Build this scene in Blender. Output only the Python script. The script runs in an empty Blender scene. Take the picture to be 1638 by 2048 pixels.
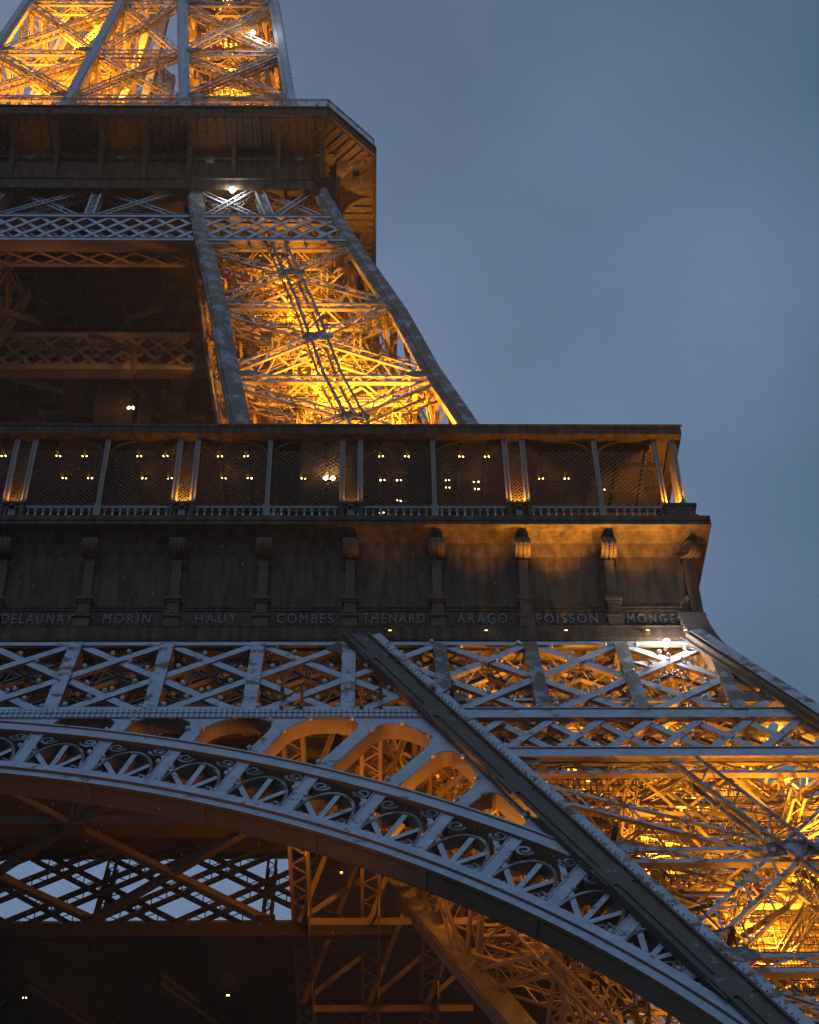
import bpy, math, random
from mathutils import Vector as V, noise as mnoise
import numpy as np
random.seed(7)
S = bpy.context.scene
COL = S.collection
# ------------------------------------------------------------------ camera
CAM = dict(pos=(20.062, -89.988, 1.7), pitch=45.4385, yaw=1.8484, roll=-1.2757, f=3467.92)
def camera():
    cp, sp = math.cos(math.radians(CAM['pitch'])), math.sin(math.radians(CAM['pitch']))
    cy, sy = math.cos(math.radians(CAM['yaw'])), math.sin(math.radians(CAM['yaw']))
    fw = V((sy*cp, cy*cp, sp)); r = V((cy, -sy, 0)); u = r.cross(fw)
    c, s = math.cos(math.radians(CAM['roll'])), math.sin(math.radians(CAM['roll']))
    r2 = c*r + s*u; u2 = -s*r + c*u
    cd = bpy.data.cameras.new('camera'); co = bpy.data.objects.new('camera', cd); COL.objects.link(co)
    from mathutils import Matrix
    m = Matrix((r2, u2, -fw)).transposed().to_4x4(); m.translation = V(CAM['pos'])
    co.matrix_world = m
    cd.sensor_fit = 'VERTICAL'; cd.sensor_height = 36; cd.lens = CAM['f']/2048*36
    cd.clip_start = .5; cd.clip_end = 6000
    S.camera = co
camera()
# ------------------------------------------------------------------ world (overcast dusk)
SUN_EL, SUN_AZ = 24, -8          # soft brighter half of the sky, behind the camera
W = bpy.data.worlds.new('World'); S.world = W; W.use_nodes = True
nt = W.node_tree; N = nt.nodes; Lk = nt.links; N.clear()
out = N.new('ShaderNodeOutputWorld'); bg = N.new('ShaderNodeBackground')
sky = N.new('ShaderNodeTexSky'); sky.sky_type = 'NISHITA'; sky.sun_disc = False
sky.sun_elevation = math.radians(3); sky.sun_rotation = math.radians(180+SUN_AZ)
tc = N.new('ShaderNodeTexCoord')
mp = N.new('ShaderNodeMapping'); mp.inputs['Scale'].default_value = (1, 1, .8)
no = N.new('ShaderNodeTexNoise'); no.inputs['Scale'].default_value = 3.4; no.inputs['Detail'].default_value = 4; no.inputs['Roughness'].default_value = .42
cr = N.new('ShaderNodeValToRGB')
cr.color_ramp.elements[0].position = .33; cr.color_ramp.elements[0].color = (.068, .146, .230, 1)
cr.color_ramp.elements[1].position = .66; cr.color_ramp.elements[1].color = (.168, .244, .390, 1)
sx = N.new('ShaderNodeSeparateXYZ')
mr = N.new('ShaderNodeMapRange'); mr.inputs['From Min'].default_value = -.12; mr.inputs['From Max'].default_value = .32
mr.inputs['To Min'].default_value = .15; mr.inputs['To Max'].default_value = -.13
ad = N.new('ShaderNodeMath'); ad.operation = 'ADD'
mz = N.new('ShaderNodeMapRange'); mz.inputs['From Min'].default_value = .80; mz.inputs['From Max'].default_value = .93
mz.inputs['To Min'].default_value = 1.0; mz.inputs['To Max'].default_value = .74
sc = N.new('ShaderNodeVectorMath'); sc.operation = 'SCALE'
mx = N.new('ShaderNodeMixRGB'); mx.inputs['Fac'].default_value = .93
ms = N.new('ShaderNodeVectorMath'); ms.operation = 'SCALE'; ms.inputs['Scale'].default_value = .06
Lk.new(tc.outputs['Generated'], mp.inputs[0]); Lk.new(mp.outputs[0], no.inputs['Vector'])
Lk.new(tc.outputs['Generated'], sx.inputs[0]); Lk.new(sx.outputs['X'], mr.inputs['Value'])
Lk.new(sx.outputs['Z'], mz.inputs['Value'])
Lk.new(no.outputs['Fac'], ad.inputs[0]); Lk.new(mr.outputs[0], ad.inputs[1]); Lk.new(ad.outputs[0], cr.inputs['Fac'])
Lk.new(cr.outputs['Color'], sc.inputs[0]); Lk.new(mz.outputs[0], sc.inputs['Scale'])
Lk.new(sky.outputs['Color'], ms.inputs[0])
Lk.new(ms.outputs[0], mx.inputs['Color1']); Lk.new(sc.outputs[0], mx.inputs['Color2'])
Lk.new(mx.outputs[0], bg.inputs['Color']); bg.inputs['Strength'].default_value = 1.0
Lk.new(bg.outputs[0], out.inputs[0])
sl = bpy.data.lights.new('dusk_sky_glow', 'SUN'); so = bpy.data.objects.new('dusk_sky_glow', sl); COL.objects.link(so)
sl.energy = .42; sl.angle = math.radians(50); sl.color = (.62, .80, 1.0)
d = V((math.sin(math.radians(SUN_AZ))*math.cos(math.radians(SUN_EL)), -math.cos(math.radians(SUN_AZ))*math.cos(math.radians(SUN_EL)), math.sin(math.radians(SUN_EL))))
so.rotation_euler = d.to_track_quat('Z', 'Y').to_euler()
S.view_settings.view_transform = 'Standard'; S.view_settings.look = 'None'; S.view_settings.gamma = 1
S.view_settings.exposure = 0
S.render.engine = 'CYCLES'
# ------------------------------------------------------------------ materials
def mat(name, base, rough=.6, snow=None, metal=0, emit=None, var=.35, bump=.15, spec=.18, tint=1., streak=False):
    m = bpy.data.materials.new(name); m.use_nodes = True
    t = m.node_tree; n = t.nodes; l = t.links
    b = n['Principled BSDF']; b.inputs['Roughness'].default_value = rough; b.inputs['Metallic'].default_value = metal
    b.inputs['Specular IOR Level'].default_value = spec
    if emit:
        b.inputs['Base Color'].default_value = (*base, 1)
        b.inputs['Emission Color'].default_value = (*emit[:3], 1); b.inputs['Emission Strength'].default_value = emit[3]
        return m
    geo = n.new('ShaderNodeNewGeometry')
    n1 = n.new('ShaderNodeTexNoise'); n1.inputs['Scale'].default_value = 1.7; n1.inputs['Detail'].default_value = 5
    n2 = n.new('ShaderNodeTexNoise'); n2.inputs['Scale'].default_value = 14; n2.inputs['Detail'].default_value = 4
    for q in (n1, n2): l.new(geo.outputs['Position'], q.inputs['Vector'])
    c = n.new('ShaderNodeMixRGB'); c.inputs['Color1'].default_value = (*[v*(1-var) for v in base], 1)
    c.inputs['Color2'].default_value = (*[min(1, v*(1+var)) for v in base], 1)
    av = n.new('ShaderNodeMath'); av.operation = 'MULTIPLY_ADD'; av.inputs[1].default_value = .5
    hf = n.new('ShaderNodeMath'); hf.operation = 'MULTIPLY'; hf.inputs[1].default_value = .5
    l.new(n1.outputs['Fac'], hf.inputs[0]); l.new(n2.outputs['Fac'], av.inputs[0]); l.new(hf.outputs[0], av.inputs[2])
    l.new(av.outputs[0], c.inputs['Fac'])
    last = c.outputs[0]
    bp = n.new('ShaderNodeBump'); bp.inputs['Strength'].default_value = bump; bp.inputs['Distance'].default_value = .05
    l.new(n2.outputs['Fac'], bp.inputs['Height'])
    if streak:      # run-off stains down the plates
        mpn = n.new('ShaderNodeMapping'); mpn.inputs['Scale'].default_value = (2.6, 2.6, .35); l.new(geo.outputs['Position'], mpn.inputs[0])
        n3 = n.new('ShaderNodeTexNoise'); n3.inputs['Scale'].default_value = 1.3; n3.inputs['Detail'].default_value = 6; l.new(mpn.outputs[0], n3.inputs['Vector'])
        r3 = n.new('ShaderNodeMapRange'); r3.inputs['From Min'].default_value = .38; r3.inputs['From Max'].default_value = .66; r3.inputs['To Min'].default_value = .62; r3.inputs['To Max'].default_value = 1.35
        l.new(n3.outputs['Fac'], r3.inputs['Value']); v3 = n.new('ShaderNodeVectorMath'); v3.operation = 'SCALE'
        l.new(last, v3.inputs[0]); l.new(r3.outputs[0], v3.inputs['Scale']); last = v3.outputs[0]
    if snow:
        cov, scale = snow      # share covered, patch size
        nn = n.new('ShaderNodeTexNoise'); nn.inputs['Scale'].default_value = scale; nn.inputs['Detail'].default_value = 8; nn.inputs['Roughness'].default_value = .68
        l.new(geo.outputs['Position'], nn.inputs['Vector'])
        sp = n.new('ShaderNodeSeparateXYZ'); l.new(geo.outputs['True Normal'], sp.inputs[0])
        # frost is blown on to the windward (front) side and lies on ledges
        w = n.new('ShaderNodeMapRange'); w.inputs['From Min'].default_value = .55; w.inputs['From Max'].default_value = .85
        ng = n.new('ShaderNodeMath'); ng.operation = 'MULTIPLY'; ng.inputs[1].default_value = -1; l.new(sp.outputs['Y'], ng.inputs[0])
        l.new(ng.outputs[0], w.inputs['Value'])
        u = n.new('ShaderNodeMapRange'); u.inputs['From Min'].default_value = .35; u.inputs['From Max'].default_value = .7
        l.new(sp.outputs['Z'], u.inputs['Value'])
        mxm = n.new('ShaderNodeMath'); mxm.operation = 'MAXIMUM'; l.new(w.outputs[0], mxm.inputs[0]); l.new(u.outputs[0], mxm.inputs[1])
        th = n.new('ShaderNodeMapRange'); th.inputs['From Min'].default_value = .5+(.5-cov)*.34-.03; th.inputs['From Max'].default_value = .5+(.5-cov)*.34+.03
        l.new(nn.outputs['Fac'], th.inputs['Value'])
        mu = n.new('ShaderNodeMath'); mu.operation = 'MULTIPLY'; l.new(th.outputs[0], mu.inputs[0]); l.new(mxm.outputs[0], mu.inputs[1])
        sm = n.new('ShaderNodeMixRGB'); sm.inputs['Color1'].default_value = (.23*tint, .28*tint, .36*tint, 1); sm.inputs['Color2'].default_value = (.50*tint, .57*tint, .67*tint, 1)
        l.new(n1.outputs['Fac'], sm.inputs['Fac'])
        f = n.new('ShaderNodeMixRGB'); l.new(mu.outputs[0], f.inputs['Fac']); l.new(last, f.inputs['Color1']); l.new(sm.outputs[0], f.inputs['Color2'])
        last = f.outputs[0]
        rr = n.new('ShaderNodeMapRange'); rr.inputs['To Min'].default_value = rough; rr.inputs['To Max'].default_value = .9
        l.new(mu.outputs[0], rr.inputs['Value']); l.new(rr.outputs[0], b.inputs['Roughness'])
    l.new(last, b.inputs['Base Color']); l.new(bp.outputs[0], b.inputs['Normal'])
    return m
IR = (.175, .128, .088)
M = dict(
    iron=mat('iron_brown_paint', IR),
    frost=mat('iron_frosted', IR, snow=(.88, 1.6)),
    patch=mat('iron_patchy_frost', (.135, .122, .11), snow=(.40, 1.1), tint=.72),
    rafter=mat('rafter_paint', (.095, .085, .075), snow=(.10, 2.2), var=.5, tint=.6),
    post=mat('post_paint', (.20, .18, .165), rough=.5),
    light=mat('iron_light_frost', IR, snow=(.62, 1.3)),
    dark=mat('iron_dark_shade', (.075, .06, .048)),  # darker iron: shade of undersides and recesses put into the colour; also lamp fittings
    frieze=mat('frieze_paint', (.066, .049, .035), rough=.6, var=.5, bump=.3, spec=.1, streak=True),
    console=mat('console_paint', (.09, .067, .048), rough=.6, var=.4, spec=.12),
    letter=mat('letter_paint', (.155, .155, .155), rough=.5, var=.15),
    bulb=mat('white_glass_dome', (.42, .43, .44), rough=.3, var=.12, bump=0, spec=.6),
    glow=mat('flash_lit', (1, 1, 1), emit=(1, .93, .8, 200)),
    glow2=mat('flood_lens', (1, .7, .3), emit=(1, .55, .12, 10)),
    lamp=mat('warm_lamp', (1, .8, .5), emit=(1, .55, .16, 16)),
    lampw=mat('white_lamp', (1, .9, .7), emit=(1, .62, .22, 60)),
    black=mat('iron_shade_black', (.03, .025, .02)),  # shade put into the colour: inner girder as silhouette, stair cage dimmed
    shop=mat('lit_shop_glass', (.2, .2, .2), emit=(.85, .72, .5, .35)),
    mesh=mat('wire_netting', (.085, .075, .065), rough=.5, var=.2),
    ground=mat('wet_paving', (.07, .07, .075), rough=.5),
    board=mat('ceiling_board', (.11, .08, .055), var=.3),
)
# ------------------------------------------------------------------ mesh building
class MB:
    def __init__(s): s.v = []; s.f = []
    def quadbox(s, c8):
        b = len(s.v); s.v += [tuple(p) for p in c8]
        for q in ((0,3,2,1),(4,5,6,7),(0,1,5,4),(1,2,6,5),(2,3,7,6),(3,0,4,7)): s.f.append(tuple(b+i for i in q))
    def bar(s, p0, p1, n, w, t, off=0.0, side=0.0):
        """flat bar p0-p1, width w across, thickness t going inward from the n side; off = how deep its front lies"""
        p0, p1, n = V(p0), V(p1), V(n); a = (p1-p0)
        if a.length < 1e-5: return
        a.normalize(); sd = a.cross(n)
        if sd.length < 1e-4: sd = a.cross(V((.3, .2, .9)))
        sd.normalize(); nn = sd.cross(a); nn.normalize()
        if nn.dot(n) < 0: nn = -nn
        o0 = sd*side - nn*off
        A, B = p0+o0, p1+o0; h = sd*(w/2)
        s.quadbox([A-h, A+h, B+h, B-h, A-h-nn*t, A+h-nn*t, B+h-nn*t, B-h-nn*t])
    def box(s, lo, hi):
        x0,y0,z0 = lo; x1,y1,z1 = hi
        s.quadbox([(x0,y0,z0),(x1,y0,z0),(x1,y1,z0),(x0,y1,z0),(x0,y0,z1),(x1,y0,z1),(x1,y1,z1),(x0,y1,z1)])
    def truss(s, p0, p1, n, w, d, c=.12, lc=.07, pitch=None, double=False, rear=True, solid=False, eps=0):
        """box lattice strut: four chords and zigzag lacing on its faces"""
        p0, p1, n = V(p0), V(p1), V(n).normalized(); a = (p1-p0); L = a.length; a.normalize()
        sd = a.cross(n).normalized(); nn = sd.cross(a).normalized()
        if nn.dot(n) < 0: nn = -nn
        p0 = p0-nn*eps; p1 = p1-nn*eps
        th = .03
        for sg in (-1, 1):
            s.bar(p0, p1, nn, c, th, 0, sg*(w/2-c/2)); s.bar(p0, p1, nn, c, th, d-th, sg*(w/2-c/2))
            # side flange legs
            for dd in ((0, c), (d-c, d)):
                A = p0+sd*sg*(w/2); B = p1+sd*sg*(w/2)
                s.quadbox([A-nn*(dd[0]+.004), B-nn*(dd[0]+.004), B-sd*sg*th-nn*(dd[0]+.004), A-sd*sg*th-nn*(dd[0]+.004),
                           A-nn*(dd[1]-.004), B-nn*(dd[1]-.004), B-sd*sg*th-nn*(dd[1]-.004), A-sd*sg*th-nn*(dd[1]-.004)])
        if solid:
            s.bar(p0, p1, nn, w-2*c+.02, .02, .006)
        def zig(off, u, span, nrm, base, pt=None):
            k = max(2, int(round(L/(pt or pitch or span*1.0))))
            if k % 2: k += 1
            for i in range(k):
                q0 = p0+a*(L*i/k); q1 = p0+a*(L*(i+1)/k); g = 1 if i % 2 else -1
                s.bar(q0+base+u*g*span/2, q1+base-u*g*span/2, nrm, lc, .02, off+.008+(i % 2)*.022)
                if double: s.bar(q0+base-u*g*span/2, q1+base+u*g*span/2, nrm, lc, .02, off+.055+(i % 2)*.022)
        if not solid: zig(th, sd, w-c, nn, V((0,0,0)))
        if rear: zig(-.055, sd, w-c, nn, -nn*(d-th))
        for sg in (-1, 1): zig(.03, nn, d-c, sd*sg, sd*sg*(w/2)-nn*d/2, max(pitch or 0, d*.9))
    def build(s, name, m, parent=None, smooth=False):
        if not s.v: return None
        vs = np.array(s.v, dtype=float); c = (vs.min(0)+vs.max(0))/2
        me = bpy.data.meshes.new(name); me.from_pydata((vs-c).tolist(), [], s.f); me.update()
        me.materials.append(M[m] if isinstance(m, str) else m)
        if smooth: me.shade_smooth()
        o = bpy.data.objects.new(name, me); COL.objects.link(o)
        if parent is not None:
            base = V((0,0,0)); q = parent
            while q is not None: base += q.location; q = q.parent
            o.parent = parent; o.location = V(c)-base
        else: o.location = V(c)
        return o
def fixnormals(o):
    import bmesh
    bm = bmesh.new(); bm.from_mesh(o.data); bmesh.ops.recalc_face_normals(bm, faces=bm.faces); bm.to_mesh(o.data); bm.free()
def tag(o, label=None, cat=None, group=None, kind=None):
    if label: o['label'] = label
    if cat: o['category'] = cat
    if group: o['group'] = group
    if kind: o['kind'] = kind
    return o
def mirror_tree(o, parent):
    c = o.copy(); COL.objects.link(c); c.parent = parent
    c.location = V((-o.location.x, o.location.y, o.location.z)); c.scale = (-1, 1, 1)
    for ch in list(o.children): mirror_child(ch, c)
    return c
def mirror_child(o, parent):      # inside a mirrored parent the child keeps its own local placing
    c = o.copy(); COL.objects.link(c); c.parent = parent
    for ch in list(o.children): mirror_child(ch, c)
    return c
# ------------------------------------------------------------------ ground and sky
g = MB(); g.box((-3000, -3000, -.5), (3000, 3000, 0)); tag(g.build('ground', 'ground'), kind='structure')
# ------------------------------------------------------------------ the tower
T = bpy.data.objects.new('iron_tower', None); COL.objects.link(T)
tag(T, 'huge brown iron lattice tower with frosted girders, two balconies and a great arch, glowing golden', 'tower')
AZ = [(0, 58.42), (43.9, 37.45), (50.7, 34.2), (57, 31.7), (73.44, 26.14), (80.74, 24.18), (88.52, 22.4), (96.36, 20.3), (104.17, 18.25), (109.93, 16.88), (117, 15.6), (128.3, 13.81), (137.2, 12.85), (148.3, 11.65), (170, 9.6)]
BZ = [(0, 43.4), (43.9, 22.45), (50.7, 19.2), (57, 16.0), (73.44, 12.38), (80, 11.25), (90, 9.75), (98.4, 8.3), (104, 7.34), (109.8, 6.5), (117, 5.5), (128.1, 4.22), (137.1, 3.35), (148.1, 2.3), (170, 1.2)]
def a_(z): return float(np.interp(z, [q[0] for q in AZ], [q[1] for q in AZ]))
def b_(z): return float(np.interp(z, [q[0] for q in BZ], [q[1] for q in BZ]))
FACES = {
    'front': lambda u, z, d=0: V((u, -a_(z)+d, z)),
    'right': lambda u, z, d=0: V((a_(z)-d, -u, z)),
    'back':  lambda u, z, d=0: V((u, -b_(z)-d, z)),
    'left':  lambda u, z, d=0: V((b_(z)+d, -u, z)),
}
def fnorm(fn, z):
    p = FACES[fn]; u = (a_(z)+b_(z))/2
    e1 = p(u+1, z)-p(u, z); e2 = p(u, z+1)-p(u, z-1); n = e1.cross(e2).normalized()
    ax = {'front': V((0,-1,0)), 'right': V((1,0,0)), 'back': V((0,1,0)), 'left': V((-1,0,0))}[fn]
    return n if n.dot(ax) > 0 else -n
BULBS = []
def bulbs_along(p0, p1, n, step, lift=.05, side=0., skip=.08):
    p0, p1 = V(p0), V(p1); L = (p1-p0).length; a = (p1-p0).normalized(); sd = a.cross(V(n)).normalized()
    if sd.z < 0: sd = -sd
    k = max(1, int(L*(1-2*skip)/step))
    for i in range(k+1):
        BULBS.append((p0+a*(L*skip+L*(1-2*skip)*i/k)+sd*side+V(n)*lift, V(n)))

def rafter(m, z0, z1, cx, cy, size, flange=.22, ext=0., proud=0.):
    """box rafter along a corner; cx, cy pick outer ('a') or inner ('b') face lines"""
    fx = a_ if cx == 'a' else b_; fy = a_ if cy == 'a' else b_
    zs = [z0]+[q[0] for q in AZ if z0 < q[0] < z1]+[z1]
    for za, zb in zip(zs, zs[1:]):
        def ring(z, s0, s1, t0, t1):
            X, Y = fx(z), -fy(z)
            return [(X+s0, Y+t0, z), (X+s1, Y+t0, z), (X+s1, Y+t1, z), (X+s0, Y+t1, z)]
        sx0, sx1 = ((-size, 0) if cx == 'a' else (-ext, size-ext*.25)); sy0, sy1 = ((-proud, size) if cy == 'a' else (-size, 0))
        m.quadbox(ring(za, sx0, sx1, sy0, sy1)+ring(zb, sx0, sx1, sy0, sy1))
        # projecting flange angles on the outer corners
        for (u0, u1, w0, w1) in ((sx0-flange*(cx == 'a'), sx1+flange*(cx != 'a'), sy0+.10, sy0+.16), (sx0+.10, sx0+.16, sy0-.0-flange*(cy != 'a'), sy1+flange*(cy == 'a'))):
            m.quadbox(ring(za, u0, u1, w0, w1)+ring(zb, u0, u1, w0, w1))
        if cy == 'a' and proud:
            for g_ in (.04, .93):
                xx = sx0+(sx1-sx0)*g_; m.quadbox(ring(za, xx-.05, xx+.05, sy0-.16, sy0-.002)+ring(zb, xx-.05, xx+.05, sy0-.16, sy0-.002))
        if cy == 'a':   # raised cover strip on the front
            h = size*.30
            m.quadbox(ring(za, (sx0+sx1)/2-h, (sx0+sx1)/2+h, sy0-.09, sy0-.002)+ring(zb, (sx0+sx1)/2-h, (sx0+sx1)/2+h, sy0-.09, sy0-.002))

def gusset(m, fn, u, z, w, h, n, d=-.02, t=.05):
    P = FACES[fn]; c = P(u, z, 0); e = (P(u+1, z)-P(u, z)).normalized(); n = V(n); up = n.cross(e).normalized()
    if up.z < 0: up = -up
    pts = [(-w, -h*.45), (-w*.55, -h), (w*.55, -h), (w, -h*.45), (w, h*.45), (w*.55, h), (-w*.55, h), (-w, h*.45)]
    b = len(m.v)
    for o in (-d, -d-t):
        for x, y in pts: m.v.append(tuple(c+e*x+up*y+n*o))
    k = len(pts); m.f.append(tuple(b+i for i in range(k))); m.f.append(tuple(b+k+i for i in range(k))[::-1])
    for i in range(k): j = (i+1) % k; m.f.append((b+i, b+k+i, b+k+j, b+j))

def leg(levels, name, label, rsize, tw, td, mats, bulbs=False, rib=True, skipfront=(), depth_in=1.2, zmin=None, mids=(), rw=None, ext=0., proud=0.):
    """one pillar: four corner rafters, four braced faces, inner diaphragms"""
    m = MB()
    for cx in 'ab':
        for cy in 'ab': rafter(m, levels[0], levels[-1], cx, cy, rsize, .22, ext, proud)
    L = m.build(name, mats[0], T); 
    if label: L['label'] = label
    if ext:      # frosted flange plates riveted along both sides of the rafter on the front face
        n = fnorm('front', 30); P = FACES['front']
        for (za, zb) in zip(levels, levels[1:]):
            m = MB(); m.bar(P(b_(za)+rsize-ext*.25+.22, za), P(b_(zb)+rsize-ext*.25+.22, zb), n, .42, .06, -.33); m.build('flange_plate', 'light', L)
            m = MB(); m.bar(P(a_(za)-rsize*.5, za), P(a_(zb)-rsize*.5, zb), n, .55, .05, -.52); m.build('flange_plate', 'light', L)
    for fn in ('front', 'right', 'back', 'left'):
        P = FACES[fn]; front = fn == 'front'
        fm = mats[1] if front else mats[2]
        for i in range(len(levels)-1):
            z0, z1 = levels[i], levels[i+1]; n = fnorm(fn, (z0+z1)/2)
            if front and i in skipfront: continue
            u00, u01 = b_(z0)+rsize*.6, a_(z0)-rsize*.6; u10, u11 = b_(z1)+rsize*.6, a_(z1)-rsize*.6
            hz = td*.5
            for (p, q, e) in ((P(u00, z0+hz), P(u11, z1-hz), .10), (P(u01, z0+hz), P(u10, z1-hz), .34)):
                m = MB(); m.truss(p, q, n, tw, td, c=.15, lc=.08, pitch=tw*1.05, eps=e)
                m.build('cross_brace', fm, L)
                if bulbs and front: bulbs_along(p, q, n, 1.25, .02-e, tw/2)
                if front:   # second, inner plane of bracing carried on the same nodes
                    pass
            if rib:
                m = MB(); um0, um1 = (b_(z0)+a_(z0))/2, (b_(z1)+a_(z1))/2
                m.truss(P(um0, z0), P(um1, z1), n, rw or tw*.9, td*.9, c=.15, lc=.07, pitch=(rw or tw)*.9, eps=-.08)
                gusset(m, fn, (um0+um1)/2, (z0+z1)/2, .95, .5, n, d=.1)
                m.build('centre_rib', mats[3] if front else fm, L)
        for i, z in enumerate(sorted(list(levels[1:-1])+list(mids))):
            n = fnorm(fn, z); m = MB()
            p, q = P(b_(z)+rsize*.8, z), P(a_(z)-rsize*.8, z)
            # horizontal box beam; its broad laced side faces down
            m.truss(p, q, n, 1.0, depth_in, c=.22, lc=.11, pitch=1.5, eps=.35)
            if front:
                for uu in (b_(z)+rsize+.45, a_(z)-rsize-.35):
                    gs = MB(); gusset(gs, fn, uu, z, .95, .42, n, d=.05); gs.build('node_plate', 'patch', L)
            m.build('cross_beam', fm, L)
    for z in levels[1:-1]:
        m = MB(); A, B = a_(z)-rsize, b_(z)+rsize
        m.truss((A, -A, z-.6), (B, -B, z-.6), (0,0,-1), .5, .6, c=.1, lc=.06, pitch=.9); m.truss((A, -B, z-.62), (B, -A, z-.62), (0,0,-1), .5, .6, c=.1, lc=.06, pitch=.9, eps=.1)
        mid = (A+B)/2
        for (p, q) in (((mid, -A), (A, -mid)), ((B, -mid), (mid, -A))):
            m.truss((*p, z-.5), (*q, z-.5), (0,0,-1), .35, .4, c=.08, lc=.05, pitch=.7)
        m.build('diaphragm', mats[2], L)
    return L

# ---------- lower pillar (ground to first floor)
LL = [1, 8.5, 15.5, 22.5, 29.2, 34.9, 40.9, 44.1, 50.4]
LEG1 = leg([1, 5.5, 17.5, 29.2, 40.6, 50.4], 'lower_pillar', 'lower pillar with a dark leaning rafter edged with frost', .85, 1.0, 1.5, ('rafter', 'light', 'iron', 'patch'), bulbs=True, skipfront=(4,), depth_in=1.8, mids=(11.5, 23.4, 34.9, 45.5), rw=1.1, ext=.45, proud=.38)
m = MB()
for g_ in (-.30, .02, .40, .72, 1.0):
    z = 18.0
    while z < 50:
        c = FACES['front'](b_(z)+g_*.9, z, -.385 if g_ < .9 else -.40); m.box((c.x-.022, c.y-.022, c.z-.02), (c.x+.022, c.y+.03, c.z+.02)); z += .24
tag(m.build('rafter_rivet', 'iron', LEG1), kind='stuff')
for z in (21.5, 27.2, 32.6, 38.1, 43.6, 48.4):               # splice plates
    m = MB(); n_ = fnorm('front', z); m.bar(FACES['front'](b_(z)+.12, z-.45), FACES['front'](b_(z+.9)+.12, z+.45), n_, 1.0, .03, -.42); m.build('splice_plate', 'rafter', LEG1)
# ---------- upper pillar (first to second floor)
LEG2 = leg([57, 69.3, 80.0, 90.0, 100.0, 104.8, 110.5], 'upper_pillar', 'upper pillar glowing gold inside between the two balconies', .95, .8, 1.3, ('patch', 'light', 'iron', 'patch'), bulbs=True, skipfront=(3, 4, 5), depth_in=1.6, rw=1.15)
# front panel straddling levels 90-100
n = fnorm('front', 95)
for (u0, u1, e) in ((b_(90)+.6, a_(99.6)-.6, .1), (a_(90)-.6, b_(99.6)+.6, .34)):
    m = MB(); p, q = FACES['front'](u0, 90.5), FACES['front'](u1, 99.4); m.truss(p, q, n, .8, 1.3, c=.14, lc=.08, pitch=.8, eps=e); m.build('cross_brace', 'light', LEG2); bulbs_along(p, q, n, 1.25, .02-e, .37)
m = MB(); m.truss(FACES['front']((a_(90)+b_(90))/2, 90), FACES['front']((a_(100)+b_(100))/2, 100), n, 1.1, 1.1, c=.15, lc=.07, pitch=1.0, eps=-.08); gusset(m, 'front', (a_(95)+b_(95))/2, 95, .95, .5, n, d=.1); m.build('centre_rib', 'patch', LEG2)
mirror_tree(LEG2, T)
# the far corner of the upper tower shares one frame: four pillars joined by bracing
LEG3 = leg([115.6, 128.3, 137.3, 148.2, 160, 170], 'top_pillar', 'topmost pillar blazing gold above the second balcony', .75, .65, .8, ('frost', 'light', 'iron', 'light'), bulbs=False, depth_in=1.1, rib=False)
mirror_tree(LEG3, T)
for o in (LEG3,):
    for sgn in (1, -1):
        c = o.copy(); COL.objects.link(c); c.parent = T; c.location = V((sgn*o.location.x, -o.location.y, o.location.z)); c.scale = (sgn, -1, 1)
        for ch in list(o.children): mirror_child(ch, c)
# cross bracing between the two front top pillars
for i, (z0, z1) in enumerate(((115.6, 128.3), (128.3, 137.3), (137.3, 148.2), (148.2, 160))):
    for sy in (-1, 1):
        for ax in (0, 1):
            if ax == 1 and sy == -1: pass
            def PP(u, z):
                q = V((u, -a_(z)+.1, z)) if ax == 0 else V((a_(z)-.1, u, z))
                return V((q.x, q.y*-sy if ax == 0 else q.y, q.z)) if ax == 0 else V((q.x*-sy, q.y, q.z))
            nn = V((0, sy, 0)) if ax == 0 else V((-sy, 0, 0))
            for (u0, u1, e) in ((-b_(z0), b_(z1), .12), (b_(z0), -b_(z1), .36)):
                m = MB(); m.truss(PP(u0, z0+.5), PP(u1, z1-.5), nn, .6, .7, c=.13, lc=.07, pitch=.6, eps=e); m.build('cross_brace', 'light' if ax == 0 and sy == -1 else 'iron', T)
            m = MB(); m.truss(PP(-b_(z1), z1), PP(b_(z1), z1), nn, .8, .9, c=.14, lc=.08, pitch=.8, eps=.2); m.build('cross_beam', 'light' if ax == 0 and sy == -1 else 'iron', T)

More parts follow.
